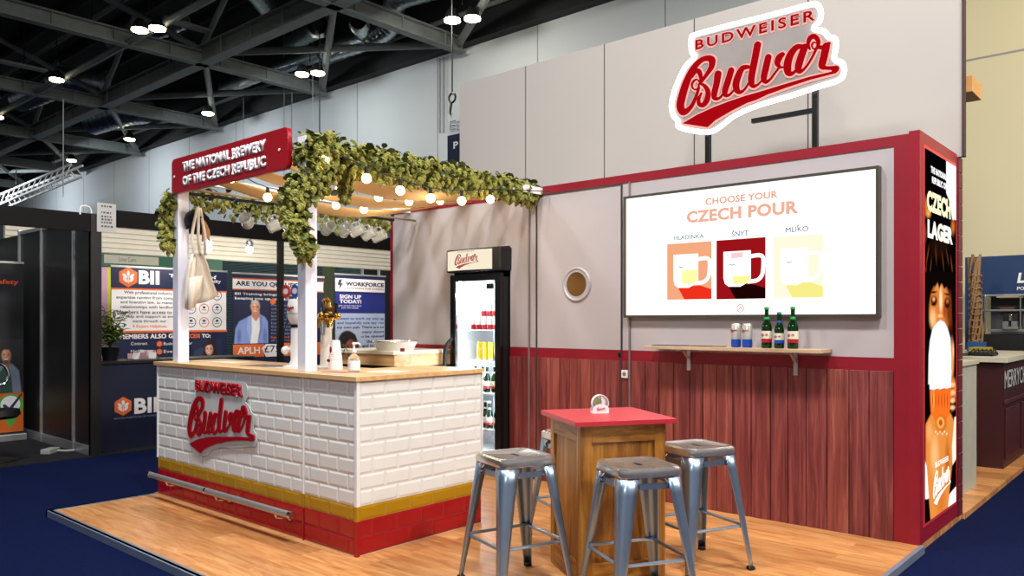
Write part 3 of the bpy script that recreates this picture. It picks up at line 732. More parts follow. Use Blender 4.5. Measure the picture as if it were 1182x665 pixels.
# ------------------------------------------------------------------ glass mugs on the rail
m_glass = M('clear_glass', 'f4f7f5', .12, trans=.72, ior=1.45, var=0.01)
def mug_proto(lb):
    t = thing('glass_mug', lb, 'beer mug', (0, 0, 0), 'beer mugs hanging on the canopy rail')
    b = B(); n = 16
    b.lathe([(.036, 0), (.043, .004), (.046, .03), (.047, .075), (.0455, .12), (.0475, .135), (.045, .136), (.0435, .12), (.043, .075), (.042, .03), (.036, .014), (.0, .014)], (0, 0, 0), n)
    b.build('body', m_glass, t, smooth=True)
    B().tube(catmull([(.044, 0, .108), (.068, 0, .112), (.083, 0, .09), (.083, 0, .055), (.07, 0, .032), (.044, 0, .03)], 4), .0075, 8).build('handle', m_glass, t, smooth=True)
    b = B()
    for z in (.118, .018): b.tube([(.0462*math.cos(k*PI/12), .0462*math.sin(k*PI/12), z) for k in range(24)], .0022, 5, closed=True)
    b.build('band', m_alu, t)
    return t
mug_labels = ['clear mug hanging nearest the tote bag', 'clear mug hanging second from the tote bag', 'clear mug hanging half behind the hop covered post',
              'clear mug hanging just past the hop covered post', 'clear mug in the middle of the far cluster on the rail', 'clear mug hanging second from the red wall edge', 'clear mug hanging nearest the red wall edge', 'clear mug tucked between two others of the far cluster']
mug = mug_proto(mug_labels[0])
spots = [(3.33, 2.14), (3.56, 2.125), (3.71, 2.13), (4.10, 2.15), (4.30, 2.145), (4.52, 2.13), (4.66, 2.125), (4.41, 2.15)]
hooks = []
for i, (y, z) in enumerate(spots):
    rot = (math.radians(12*((i*37) % 5 - 2)), math.radians(-68 + 6*(i % 3)), math.radians(200 + 25*((i*3) % 4 - 1.5)))
    E_ = Euler(rot).to_matrix()
    loc = Vector((-5.79, y, z + .115)) - E_ @ Vector((.083, 0, .072))
    if i == 0: mug.location = loc; mug.rotation_euler = rot
    else: dup(mug, loc, None, mug_labels[i], rot)
    zb = 2.355 - (y-2.85)/2.03*.02
    B().tube(catmull([(-5.80, y, zb - .01), (-5.825, y, zb+.02), (-5.85, y, zb), (-5.80, y, zb-.08), (-5.775, y, z+.1), (-5.79, y, z+.085), (-5.81, y, z+.1)], 4), .0025, 5).build('mug_hook', m_chrome, cf)
# tote bag and cap hanging by the far post
m_canvas = M('calico', 'ddd3c6', .85, var=.04, vs=14, bump=.25, bs=200)
TB = Pl('X', -5.72)
bag = thing('tote_bag', 'cream calico tote bag hanging by its handles beside the far white post', 'tote bag', (-5.72, 2.9, 1.6))
bagpts = [(217, 300), (231, 290), (243, 305), (252, 335), (253, 345), (238, 342), (220, 350), (213, 358), (211, 340), (212, 318)]
b = B(); n = 14; vs = []
rows_ = [(221, 293, 234), (216, 305, 240), (213, 318, 244), (212, 330, 249), (211, 342, 254), (211, 352, 251)]
cut = [0, 0, 0, 0, -2, -9]
for j, (xa, yy, xb) in enumerate(rows_):
    for k in range(n+1):
        s = k/n; px = xa + (xb-xa)*s; py = yy + (cut[j]*s if j > 3 else 0) + (5*(1-s) if j == 5 else 0)
        u, v = TB.uv(px, py); fold = .035*math.sin(s*9 + j*.35)*(.4 + .12*j) + .012*math.sin(s*23)
        vs.append(TB.pt(u, v, fold))
fs = [(j*(n+1)+k, (j+1)*(n+1)+k, (j+1)*(n+1)+k+1, j*(n+1)+k+1) for j in range(len(rows_)-1) for k in range(n)]
b.add(vs, fs).build('bag_body', m_canvas, bag, smooth=True, sol=.006)
vs = []; b = B()
for j, (xa, yy, xb) in enumerate([(214, 318, 231), (212.5, 335, 228), (211, 355, 222)]):
    for k in range(6):
        s = k/5; u, v = TB.uv(xa + (xb-xa)*s, yy + 3*(1-s)); vs.append(TB.pt(u, v, .06 + .02*math.sin(s*5)))
b.add(vs, [(j*6+k, (j+1)*6+k, (j+1)*6+k+1, j*6+k+1) for j in range(2) for k in range(5)]).build('front_fold', m_canvas, bag, smooth=True, sol=.006)
for pts in ([(225, 239), (221, 258), (219, 275), (222, 295)], [(228, 240), (231, 256), (234, 275), (234, 295)], [(226, 240), (226, 258), (226, 276), (228, 293)]):
    q = catmull([TB.pt(*TB.uv(*p), .015) for p in pts], 4); b = B(); vs = []
    for k, p in enumerate(q): vs += [tuple(p[i_] for i_ in range(3)), (p[0]+.008, p[1]+.02, p[2])]
    b.add(vs, [(2*k, 2*k+2, 2*k+3, 2*k+1) for k in range(len(q)-1)]).build('strap', m_canvas, bag, smooth=True, sol=.004)
hu, hv = TB.uv(225, 238)
B().tube(catmull([TB.pt(hu, hv-.01, 0), TB.pt(hu+.02, hv+.0, 0), TB.pt(hu+.015, hv+.05, -.03), TB.pt(hu, hv+.12, -.09), TB.pt(hu-.01, 2.365, -.12)], 4), .004, 6).build('hook', m_black, bag)
cap = thing('cap', 'black cap with a tan peak hanging behind the tote bag', 'cap', TB.pt(hu, hv, -.05))
b = B(); c0 = TB.pt(*TB.uv(233, 258), -.06)
b.lathe([(.0, .115), (.052, .1), (.083, .062), (.096, .0), (.09, 0)], c0, 18, Euler((.3, -.5, 0)).to_matrix().to_4x4()); b.build('crown', m_black, cap, smooth=True)
polypx('peak', [(233, 252), (237, 256), (241.5, 266), (242, 272), (238, 277), (233, 279)], Pl('X', -5.76), M('tan_leather', '9a6b3c', .6), cap, 0, .008)
# ------------------------------------------------------------------ things on the bar
ZT = 1.0622
def bartap(lb, x, y, kind):
    t = thing('beer_tower', lb, 'beer tap', (x, y, ZT))
    return t
t = bartap('white ceramic beer tower with brand badge beside the hop covered post', -4.62, 3.06, 0)
x, y = -4.6, 3.05
b = B().lathe([(.11, 0), (.11, .012), (.075, .018), (.062, .05), (.06, .27)], (x, y, ZT), 24); b.build('column', m_white, t, smooth=True)
b = B().lathe([(.063, .27), (.062, .285), (.064, .285), (.064, .29)], (x, y, ZT), 24); b.build('black_ring', m_black, t)
b = B().lathe([(.058, .29), (.075, .32), (.082, .335), (.085, .38), (.08, .44), (.07, .46), (.02, .465)], (x, y, ZT), 24); b.build('head', m_white, t, smooth=True)
B().lathe([(.0835, .362), (.0855, .364), (.0845, .366)], (x, y, ZT), 24).build('gilt_line', M('gilt', 'b98a30', .25, .9), t)
T2 = Pl('Y', y-.086)
script_logo(T2, x+.02, ZT+.40, .07, m_sr, t, 0, .002, name='badge_lettering', swname='badge_swoosh', per=3)
for dx, cl, nm in ((-.075, 'c23a34', 'round_badge'), (.03, '2b58a8', 'round_badge')):
    o = B().prism(Pl('Y', y-.05), oval(x+dx, ZT+.515, .045, .045, 20), 0, .012).build(nm, M('badge_'+cl, cl, .3), t)
    B().prism(Pl('Y', y-.062), oval(x+dx, ZT+.515, .03, .02, 16), 0, .001).build('badge_print', m_white, o)
    B().cyl((x+dx, y-.05, ZT+.45), (x+dx, y-.05, ZT+.48), .008).build('badge_stem', m_chrome, o)
B().ball((x-.085, y-.06, ZT+.115), .028, 14).cyl((x-.085, y-.06, ZT+.115), (x-.03, y-.02, ZT+.13), .01).build('tap_knob', m_white, t, smooth=True)
m_gold = M('polished_brass', 'd6a64a', .18, 1.0, var=.1)
t = bartap('brass side pull beer taps on a slim white column', -4.3, 3.15, 1)
x, y = -4.40, 3.12
B().lathe([(.06, 0), (.06, .01), (.04, .015), (.036, .26), (.042, .27), (.045, .3), (.03, .31)], (x, y, ZT), 20).build('column', m_white, t, smooth=True)
b = B()
b.lathe([(.03, .3), (.04, .32), (.03, .36), (.036, .40), (.026, .43), (.03, .45), (.012, .47)], (x, y, ZT), 16)
b.cyl((x-.05, y-.02, ZT+.345), (x+.16, y-.03, ZT+.345), .019).cyl((x+.06, y-.03, ZT+.345), (x+.06, y-.03, ZT+.27), .013, .009)
b.ball((x+.06, y-.03, ZT+.345), .028).ball((x+.165, y-.03, ZT+.345), .023).cyl((x+.13, y-.03, ZT+.345), (x+.13, y-.06, ZT+.28), .013, .008)
b.cyl((x+.02, y-.05, ZT+.35), (x+.02, y-.08, ZT+.27), .013, .008).ball((x+.02, y-.05, ZT+.35), .024)
b.build('brass_tap', m_gold, t, smooth=True)
b = B().tube([(x+.03, y-.02, ZT+.395), (x+.1, y-.03, ZT+.39), (x+.15, y-.03, ZT+.40)], [.012, .017, .011], 10); b.build('wooden_handle', M('tap_wood', '7a3f1c', .4), t, smooth=True)
b = B().tube([(x+.0, y-.03, ZT+.44), (x+.03, y-.04, ZT+.38), (x+.03, y-.045, ZT+.36)], [.012, .016, .009], 10); b.build('black_handle', m_black, t, smooth=True)
b = B().tube([(x+.15, y-.03, ZT+.35), (x+.155, y-.03, ZT+.43)], [.008, .014], 10); b.build('black_handle', m_black, t, smooth=True)
B().tube([(x+.035, y-.05, ZT+.30), (x+.045, y-.06, ZT+.22)], [.022, .012], 10).build('spout_nozzle', m_chrome, t, smooth=True)
# sanitizer
t = thing('sanitizer_bottle', 'clear hand sanitizer bottle with white pump at the counter corner', 'sanitizer bottle', (-3.93, 2.99, ZT))
m_liquid = M('clear_plastic', 'e9efee', .08, trans=.9, ior=1.3)
x, y = -3.93, 2.99
B().lathe([(.03, 0), (.036, .004), (.037, .07), (.034, .09), (.014, .112), (.013, .125)], (x, y, ZT), 22).build('bottle', m_liquid, t, smooth=True)
B().lathe([(.0375, .015), (.0378, .016), (.0378, .07), (.0375, .071)], (x, y, ZT), 22).build('label', m_white, t)
b = B().lathe([(.016, .122), (.016, .14), (.007, .142), (.007, .168), (.013, .17), (.013, .182), (.003, .184)], (x, y, ZT), 14)
b.tube([(x, y, ZT+.176), (x+.03, y+.012, ZT+.177), (x+.042, y+.016, ZT+.168)], [.008, .006, .004], 8); b.build('pump', m_white, t, smooth=True)
text('label_print', 'C7', Pl('Y', y-.0385), x-.012, ZT+.035, x+.012, ZT+.052, M('print_grey', '8a98a0'), t, .001)
# paper cups
t = thing('paper_cup_stack', 'stack of white paper cups with red print beside the pot plant', 'cup stack', (-4.27, 3.13, ZT))
x, y = -4.23, 3.07; b = B(); pr = []
b.lathe([(.028, .19), (.038, .115), (.041, .112), (.039, .108), (.041, .1), (.039, .096), (.042, .09), (.04, .085), (.043, .079), (.041, .074), (.044, .068), (.042, .06), (.045, .055), (.046, .002), (.046, 0)], (x, y, ZT), 24)
b.build('cups', m_white, t, smooth=True)
b = B().prism(Pl('Y', y-.043), oval(x+.005, ZT+.13, .008, .02, 10), -.007, .001).prism(Pl('Y', y-.0465), oval(x-.01, ZT+.06, .018, .01, 10), 0, .001); b.build('red_print', m_red, t)
t = thing('pot_plant', 'small dark leafy plant in a black pot behind the bar post', 'plant', (-4.36, 3.1, ZT))
x, y = -4.36, 3.16
B().lathe([(.035, 0), (.045, .06), (.04, .062)], (x, y, ZT), 16).build('pot', m_black, t, smooth=True)
r = random.Random(5); b = B()
for i in range(70):
    p = Vector((x + r.uniform(-.05, .06), y + r.uniform(-.05, .05), ZT + .06 + r.uniform(0, .12))); s = .028
    R = Euler((r.uniform(-1, 1), r.uniform(-1, 1), r.random()*6)).to_matrix()
    b.add([R @ (Vector(v)*s) + p for v in ((0, 0, 0), (.6, .35, .1), (1.3, 0, -.1), (.6, -.35, .1))], [(0, 1, 2, 3)])
b.tube([(x, y, ZT+.05), (x, y, ZT+.13)], .004, 5)
b.build('leaves', M('dark_leaf', '263a16', .5, var=.3), t)
# leaflets on the counter
def leaflet(lb, x, y, w, d, rz, col, z=ZT, th=.002):
    R = Matrix.Translation((x, y, 0)) @ Matrix.Rotation(rz, 4, 'Z')
    o = B().box(-w/2, w/2, -d/2, d/2, z, z+th, R).build('leaflet', M('paper_'+col, col, .5, var=.04, vs=8)); return tag(o, lb, 'leaflet')
leaflet('glossy dark menu card lying flat on the bar top', -4.93, 3.02, .36, .22, .15, '6a6058')
leaflet('white paper sheet lying beside the far post on the bar top', -5.62, 3.1, .3, .2, .1, 'e8e4dc')
leaflet('pale tray mat under the white beer tower', -4.62, 3.05, .34, .3, .0, 'd8cfc0', ZT, .0008)
leaflet('pink menu card in front of the near canopy post', -3.95, 2.88, .3, .16, -.1, 'cfa8a6')
leaflet('brown menu card lying on the pink one', -3.97, 2.9, .18, .11, .2, '9a6a4a', ZT+.0022)
leaflet('white menu card beside the sanitizer bottle', -3.8, 3.15, .2, .2, .3, 'd9d0cc')

# ================================================================== FRIDGE
fx0, fx1, fy = -5.155, -4.545, 5.0
fg = thing('drinks_fridge', 'tall black glass door drinks fridge with lit white canopy', 'fridge', (-4.85, 5.2, P0))
m_fin = M('fridge_interior', 'eef3f6', .4, var=.01)
b = B().box(fx0, fx0+.03, fy+.05, fy+.58, P0, 2.0).box(fx1-.03, fx1, fy+.05, fy+.58, P0, 2.0).box(fx0, fx1, fy+.55, fy+.58, P0, 2.0).box(fx0, fx1, fy+.05, fy+.58, 1.76, 2.0).box(fx0, fx1, fy+.05, fy+.58, P0, .2)
b.build('cabinet', m_black, fg)
b = B().box(fx0+.03, fx1-.03, fy+.53, fy+.548, .2, 1.76).box(fx0+.031, fx0+.04, fy+.06, fy+.53, .2, 1.76).box(fx1-.04, fx1-.031, fy+.06, fy+.53, .2, 1.76).box(fx0+.04, fx1-.04, fy+.06, fy+.53, .2, .215)
b.build('liner', m_fin, fg)
for z in (.42, .74, 1.02, 1.30): B().box(fx0+.042, fx1-.042, fy+.09, fy+.5, z-.012, z).build('shelf', m_fin, fg)
m_led = EM('fridge_led', 'e8f4ff', 90.0)
b = B().box(fx0+.045, fx0+.06, fy+.065, fy+.08, .25, 1.72).box(fx1-.06, fx1-.045, fy+.065, fy+.08, .25, 1.72).box(fx0+.08, fx1-.08, fy+.07, fy+.09, 1.735, 1.755); b.build('light_strip', m_led, fg)
dd = B().box(fx0, fx0+.06, fy, fy+.045, .12, 1.79).box(fx1-.06, fx1, fy, fy+.045, .12, 1.79).box(fx0+.06, fx1-.06, fy, fy+.045, 1.73, 1.79).box(fx0+.06, fx1-.06, fy, fy+.045, .12, .19).build('door', M('fridge_door_black', '0b0b0d', .25), fg)
B().box(fx0+.06, fx1-.06, fy+.02, fy+.024, .19, 1.73).build('glass', GLASS('fridge_glass'), dd)
B().box(fx0+.06, fx0+.075, fy-.001, fy+.02, .19, 1.73).build('chrome_strip', m_chrome, dd)
B().tube(catmull([(fx0+.03, fy, .78), (fx0+.0, fy-.055, .84), (fx0-.012, fy-.06, 1.0), (fx0+.0, fy-.055, 1.14), (fx0+.03, fy, 1.22)], 5), .018, 8).build('handle', M('fridge_handle', '0b0b0d'), dd, smooth=True)
FP = Pl('Y', fy)
B().prism(FP, [(fx1-.155, 1.655), (fx1-.07, 1.655), (fx1-.07, 1.70), (fx1-.155, 1.70)], .001, .004).build('thermostat_display', m_black, dd)
# canopy header: a bowed lit panel between black cheeks
hd = B().box(fx0-.02, fx1+.03, fy-.03, fy+.3, 1.81, 2.015).build('header', m_black, fg, bev=.012)
n = 8; vs = []
for i in range(n+1):
    s = i/n; x = fx0 + .0 + s*(fx1-.06-fx0)
    for z in (1.825, 2.0): vs.append((x, fy-.034-.035*math.sin(PI*s), z))
B().add(vs, [(2*i, 2*i+2, 2*i+3, 2*i+1) for i in range(n)]).build('lit_panel', EM('header_glow', 'fff1d6', .95), hd, smooth=True)
script_logo(Pl('Y', fy-.07), (fx0+fx1)/2-.03, 1.915, .25, EM('print_red_lit', 'c0504c', .8), hd, 0, .002, name='script_lettering', per=3)
text('brand_lettering', 'BUDWEISER', Pl('Y', fy-.07), -4.99, 1.983, -4.78, 1.993, EM('print_red_lit', 'c0504c', .8), hd, .001)
text('door_lettering', 'REPUBLIC', FP, -4.83, .40, -4.63, .425, M('print_pale', 'b9b7c0'), dd, -.018, .01)
text('door_lettering', 'OF BEER', FP, -4.81, .35, -4.66, .375, M('print_pale', 'b9b7c0'), dd, -.018, .01)
script_logo(FP, -4.73, .52, .16, M('print_pale', 'b9b7c0'), dd, -.019, -.0175, per=3)
# contents
m_canw = M('can_white', 'e6e6ea', .3, .3); m_canr = M('can_red', 'b4222c', .3, .2); m_cany = M('can_yellow', 'e8d23a', .3, .2); m_canb = M('can_blue', '1d4fb8', .3, .2); m_lid = M('can_lid', 'c8c8cc', .25, .9)
def can(name, lb, group, top, bot, r=.029, h=.15, frac=.36):
    t = thing(name, lb, 'beer can', (0, 0, 0), group)
    B().lathe([(r*.8, 0), (r, .012), (r, h*frac)], (0, 0, 0), 18).build('lower_band', bot, t, smooth=True)
    B().lathe([(r, h*frac), (r, h*.9), (r*.82, h*.97), (r*.84, h*.985)], (0, 0, 0), 18).build('body', top, t, smooth=True)
    B().lathe([(r*.84, h*.985), (r*.86, h), (r*.78, h*.99)], (0, 0, 0), 18).build('rim', m_lid, t)
    return t
m_green = M('bottle_green', '0a2c0d', .08, var=.1, trans=.25); m_lab = M('bottle_label', 'd9d2bd', .5); m_capg = M('green_cap', '2ba64a', .3, .3)
def bottle(name, lb, group, cap, band, h=.235, r=.031, foil=None):
    t = thing(name, lb, 'beer bottle', (0, 0, 0), group); s = h/.235
    B().lathe([(r*.9, 0), (r, .008), (r, .118*s), (r*.86, .138*s), (.0155, .165*s), (.0135, .19*s), (.0135, .226*s)], (0, 0, 0), 20).build('glass', m_green, t, smooth=True)
    B().lathe([(r+.0006, .055*s), (r+.0008, .056*s), (r+.0008, .098*s), (r+.0006, .099*s)], (0, 0, 0), 20).build('label', m_lab, t)
    B().lathe([(r+.0006, .034*s), (r+.0008, .035*s), (r+.0008, .053*s), (r+.0006, .054*s)], (0, 0, 0), 20).build('label_band', band, t)
    B().lathe([(.0155, .222*s), (.0165, .224*s), (.0155, .236*s), (.006, .238*s)], (0, 0, 0), 14).build('cap', cap, t)
    B().lathe([(.0168, .166*s), (.0172, .168*s), (.0155, .178*s), (.0148, .18*s)], (0, 0, 0), 14).build('neck_label', foil or cap, t)
    return t
cw = can('beer_can', 'white and red can in the fridge, stacked on the top shelf', 'white and red cans in the fridge', m_canw, m_canr, .033, .12)
ff = True
for row, (z, xs) in enumerate(((1.30, [-4.98 + .068*i for i in range(6)]), (1.4205, [-4.85 + .068*i for i in range(4)]))):
    for x in xs:
        if ff: cw.location = (x, fy+.13, z); ff = False
        else: dup(cw, (x, fy+.13, z))
cy = can('beer_can', 'yellow can on the second fridge shelf', 'yellow cans in the fridge', m_cany, m_canw, .03, .17, .1)
cb = can('beer_can', 'white can with blue base on the second fridge shelf', 'blue based cans in the fridge', m_canw, m_canb, .03, .17, .3)
for i in range(3):
    if i == 0: cy.location = (-4.90, fy+.13, 1.02)
    else: dup(cy, (-4.90+.066*i, fy+.13, 1.02))
for i in range(2):
    if i == 0: cb.location = (-4.69, fy+.13, 1.02)
    else: dup(cb, (-4.69+.07*i, fy+.13, 1.02))
bw = bottle('beer_bottle', 'green beer bottle with white label in the fridge', 'green bottles in the fridge', m_canw, m_canr, .24)
ff = True
for z, n_, dy in ((.74, 6, .13), (.42, 5, .13)):
    for i in range(n_):
        loc = (-4.96 + .072*i + (.03 if z < .5 else 0), fy+dy + .02*(i % 2), z)
        if ff: bw.location = loc; ff = False
        else: dup(bw, loc)

# ================================================================== MENU SCREEN
sc_ = thing('menu_screen', 'large lit menu screen in a thin dark frame on the stand wall', 'screen', (-2.4, YW, 1.4))
sx0, sx1, sz0, sz1 = -3.332, -1.492, 1.402, 2.323
m_frame = M('bronze_frame', '57534a', .4, .6)
b = B(); t_ = .018
for a in ((sx0, sx0+t_, sz0, sz1), (sx1-t_, sx1, sz0, sz1), (sx0+t_, sx1-t_, sz0, sz0+t_), (sx0+t_, sx1-t_, sz1-t_, sz1)): b.box(a[0], a[1], YW-.055, YW-.0, a[2], a[3])
b.build('frame', m_frame, sc_)
SP = Pl('Y', YW-.04)
B().prism(SP, [(sx0+t_, sz0+t_), (sx1-t_, sz0+t_), (sx1-t_, sz1-t_), (sx0+t_, sz1-t_)], -.03, 0).build('panel', EM('screen_white', 'fffefa', 1.45), sc_)
q = lambda x, y: (710 + x/3.167, 180 + y/3.167)
q2 = lambda x, y: (760 + x/5.92, 255 + y/5.92)
m_sor = EM('screen_orange', 'f2a184', 1.0); m_sor2 = EM('screen_orange_pale', 'f5b39a', 1.0); m_sgr = EM('screen_text_grey', '64808f', 1.0)
def stext(s, x0, yt, yb, x1, mat, bold):
    p0, p1, p2 = q(x0, yt), q(x0, yb), q(x1, yt); textpx('screen_lettering', s, SP, p0[0], p0[1], p1[1], p2[0], mat, sc_, .0012, bold)
stext('CHOOSE YOUR', 330, 156, 181, 595, m_sor, .03); stext('CZECH POUR', 262, 203, 247, 670, m_sor2, .045)
stext('HLADINKA', 215, 293, 309, 325, m_sgr, .016); stext('ŠNYT', 427, 272, 296, 488, m_sgr, .016); stext('MLIKO', 624, 262, 281, 707, m_sgr, .012)
b = B(); ua, va = SP.uv(*q(666, 259)); ub, vb = SP.uv(*q(670, 253)); ribbon(b, SP, [(ua, va, .005), (ub, vb, .007)], 0, 0, 1, 0, .0012); b.build('screen_accent', m_sgr, sc_)
def mugpic(x0, yt, yb, x1, bg, shadow, beer, beertop, beerbot, bcol, name):
    # (pixel crop coordinates q2) background, slanted shadow, white mug with handle, beer
    u0, v1 = SP.uv(*q2(x0, yt)); _, v0 = SP.uv(*q2(x0, yb)); u1, _ = SP.uv(*q2(x1, yt)); w, h = u1-u0, v1-v0
    o = B().prism(SP, [(u0, v0), (u1, v0), (u1, v1), (u0, v1)], 0, .001).build(name, EM('pic_'+bg, bg, 1.0), sc_)
    T = lambda a, b_: (u0 + a*w, v0 + b_*h)
    B().prism(SP, [T(.25, .22), T(.75, .24), T(1, .17), T(1, 0), T(.4, 0)], .001, .0014).build('drop_shadow', EM('pic_'+shadow, shadow, 1.0), o)
    body = [T(.15, .80), T(.15, .36), T(.18, .26), T(.26, .21), T(.5, .205), T(.62, .26), T(.71, .33), T(.71, .80)]
    m_mw = EM('pic_white', 'fffffa', 1.5 if bg != 'fffce0' else 1.4)
    B().prism(SP, body, .0014, .0022).build('mug_body', m_mw, o)
    b = B(); pts = [T(.70, .70), T(.88, .71), T(.955, .66), T(.955, .5), T(.93, .38), T(.83, .30), T(.66, .285)]
    ribbon(b, SP, [(*p, .075*w) for p in pts], 0, 0, 1, .0014, .0022); b.build('mug_handle', m_mw, o)
    if beer: B().prism(SP, [T(.34, beertop), T(.34, beerbot+.03), T(.4, beerbot), T(.6, beerbot+.01), T(.69, beerbot+.06), T(.69, beertop)], .0022, .003).build('beer', EM('pic_'+bcol, bcol, 1.15), o)
    b = B(); ribbon(b, SP, [(*T(.27, .6), .008*w), (*T(.32, .57), .02*w), (*T(.40, .585), .008*w)], 0, 0, 1, .0024, .0032); b.build('mug_mark', m_sgr, o)
    return o, T
mugpic(60, 160, 540, 363, 'f6ab80', 'f0311d', True, .52, .27, 'f6f3a0', 'menu_picture')
o, T = mugpic(397, 135, 537, 732, '9c1219', '1e0304', True, .38, .25, 'f0ee8a', 'menu_picture')
B().prism(SP, [T(.31, .68), T(.55, .69), T(.55, .78), T(.31, .77)], .0022, .003).build('foam_print', EM('pic_pink', 'f6c9c9', 1.1), o)
mugpic(785, 112, 528, 1125, 'fffce0', 'f8f08a', False, 0, 0, 'ffffff', 'menu_picture')
uc, vc = SP.uv(*q(458, 557)); b = B()
for a in range(20):
    ribbon(b, SP, [(uc + .024*math.cos(a*PI/10), vc + .026*math.sin(a*PI/10), .006), (uc + .024*math.cos((a+1)*PI/10), vc + .026*math.sin((a+1)*PI/10), .004)], 0, 0, 1, 0, .001)
ribbon(b, SP, [(uc-.012, vc-.01, .006), (uc, vc+.008, .006), (uc+.012, vc-.01, .006)], 0, 0, 1, 0, .001); b.build('crest', EM('screen_pink', 'd87f86', 1.0), sc_)
# neon sign on the wall top
ns = thing('brand_sign', 'large red script sign with glowing white outline on black posts', 'sign', (-2.36, YW+.02, 2.5))
NS = Pl('Y', 5.2)
B().prism(NS, [(LC[0]+u, LC[1]+v) for u, v in OUTLINE], -.03, .0).build('back_panel', M('sign_backing', '8a827f', .5), ns)
oc = catmull(OUTLINE + OUTLINE[:1], 4)
B().tube([NS.pt(LC[0]+u, LC[1]+v, .012) for u, v in oc[:-1]], .0175, 8, closed=True).build('glowing_outline', EM('neon_white', 'ffffff', 5.0), ns, smooth=True)
m_pink = EM('neon_pink', 'ffb3a6', 1.15); m_neonred = EM('sign_red_lit', 'b80a16', .85)
script_logo(NS, LC[0], LC[1], 1.0, m_pink, ns, 0, .004, .0115, name='lettering_glow', swname='swoosh_glow')
script_logo(NS, LC[0], LC[1], 1.0, m_neonred, ns, .004, .018, 0)
text('brand_glow', 'BUDWEISER', NS, -2.803, 3.341, -1.915, 3.434, m_pink, ns, .002, .06, sp=1.3)
text('brand_lettering', 'BUDWEISER', NS, -2.792, 3.352, -1.926, 3.423, m_neonred, ns, .006, .014, .006, sp=1.3)
p0, p1 = NS.uv(815, 150), NS.uv(939, 105)
for u, z in ((p0[0], 2.80), (p1[0], 2.95)):
    B().box(u-.017, u+.017, 5.215, 5.25, 2.5, z).build('post', m_blackmet, ns)
ua, va = NS.uv(866, 131); B().box(ua, p1[0]-.017, 5.215, 5.245, 2.755, 2.785).build('cross_bar', m_blackmet, ns)

# ================================================================== POSTER LIGHTBOX on the red end
pb = thing('poster_lightbox', 'tall lit poster of a woman drinking beer on the red end wall', 'poster', (XR, 5.6, 1.2))
cs = [TX.uv(*p) for p in ((1066.5, 167), (1102, 186), (1105.5, 584), (1068.5, 610))]
py0, py1 = 5.205, 5.985; pz0, pz1 = .155, 2.42
B().prism(TX, [(py0-.02, pz0-.02), (py1+.02, pz0-.02), (py1+.02, pz1+.02), (py0-.02, pz1+.02)], 0, .004).build('frame', M('poster_frame_red', 'd2343c', .35), pb)  # frame red lightened to stand for the light falling on it
PX = Pl('X', XR+.006)
def art(name, pts, col, e, n, src=None):
    f = {3: lambda x, y: (1060+x/5.115, 160+y/5.115), 4: lambda x, y: (1060+x/4.154, 280+y/4.154), 5: lambda x, y: (1060+x/3.5, 430+y/3.5), None: lambda x, y: (x, y)}[src]
    uv = [PX.uv(*f(*p)) for p in pts]; uv = [(min(max(u, py0), py1), min(max(v, pz0), pz1)) for u, v in uv]
    return B().prism(PX, uv, n-.0004, n).build(name, EM('art_%s_%s' % (col, e), col, e), pb)
B().prism(PX, [(py0, pz0), (py1, pz0), (py1, pz1), (py0, pz1)], -.004, 0).build('printed_panel', M('art_black', '060405', .5), pb)
def ptext(s, x0, yt, yb, x1, col, e, n, bold):
    f = lambda x, y: (1060+x/5.115, 160+y/5.115)
    a, b_, c = f(x0, yt), f(x0, yb), f(x1, yt); textpx('poster_lettering', s, PX, a[0], a[1], b_[1], c[0], EM('art_%s_%s' % (col, e), col, e), pb, n, bold)
ptext('THE NATIONAL', 73, 160, 200, 165, 'ffffff', 1.3, .0012, .05); ptext('REPUBLIC OF', 80, 222, 262, 165, 'ffffff', 1.3, .0012, .05)
f3 = lambda *p: [(1060+x/5.115, 160+y/5.115) for x, y in p]
f4 = lambda *p: [(1060+x/4.154, 280+y/4.154) for x, y in p]
f5 = lambda *p: [(1060+x/3.5, 430+y/3.5) for x, y in p]
E3 = lambda cx, cy, rx, ry, c, f, a=0: ('e', 1060+cx/5.115, 160+cy/5.115, rx/5.115, ry/5.115, c, f, a)
E4 = lambda cx, cy, rx, ry, c, f, a=0: ('e', 1060+cx/4.154, 280+cy/4.154, rx/4.154, ry/4.154, c, f, a)
E5 = lambda cx, cy, rx, ry, c, f, a=0: ('e', 1060+cx/3.5, 430+cy/3.5, rx/3.5, ry/3.5, c, f, a)
LY = [('p', f3((165, 80), (235, 110), (235, 480), (200, 480), (188, 380), (165, 320)), (255, 255, 255), .6),
      E3(42, 400, 26, 80, (214, 120, 40), .9), E3(60, 440, 22, 40, (240, 170, 80), .9), E3(205, 520, 18, 70, (205, 110, 45), .9), E3(38, 560, 14, 90, (150, 70, 22), .9), E3(120, 640, 70, 90, (30, 14, 8), .6)]
for cx, cy, rx, ry, a in ((45, 60, 4, 70, .15), (60, 110, 3, 60, .1), (85, 60, 3, 70, -.05), (118, 90, 3, 70, -.1), (140, 70, 3, 60, -.15), (160, 110, 4, 70, -.1), (36, 150, 4, 70, .05)):
    LY.append(E4(cx, cy, rx, ry, (118, 58, 20), .9, a))
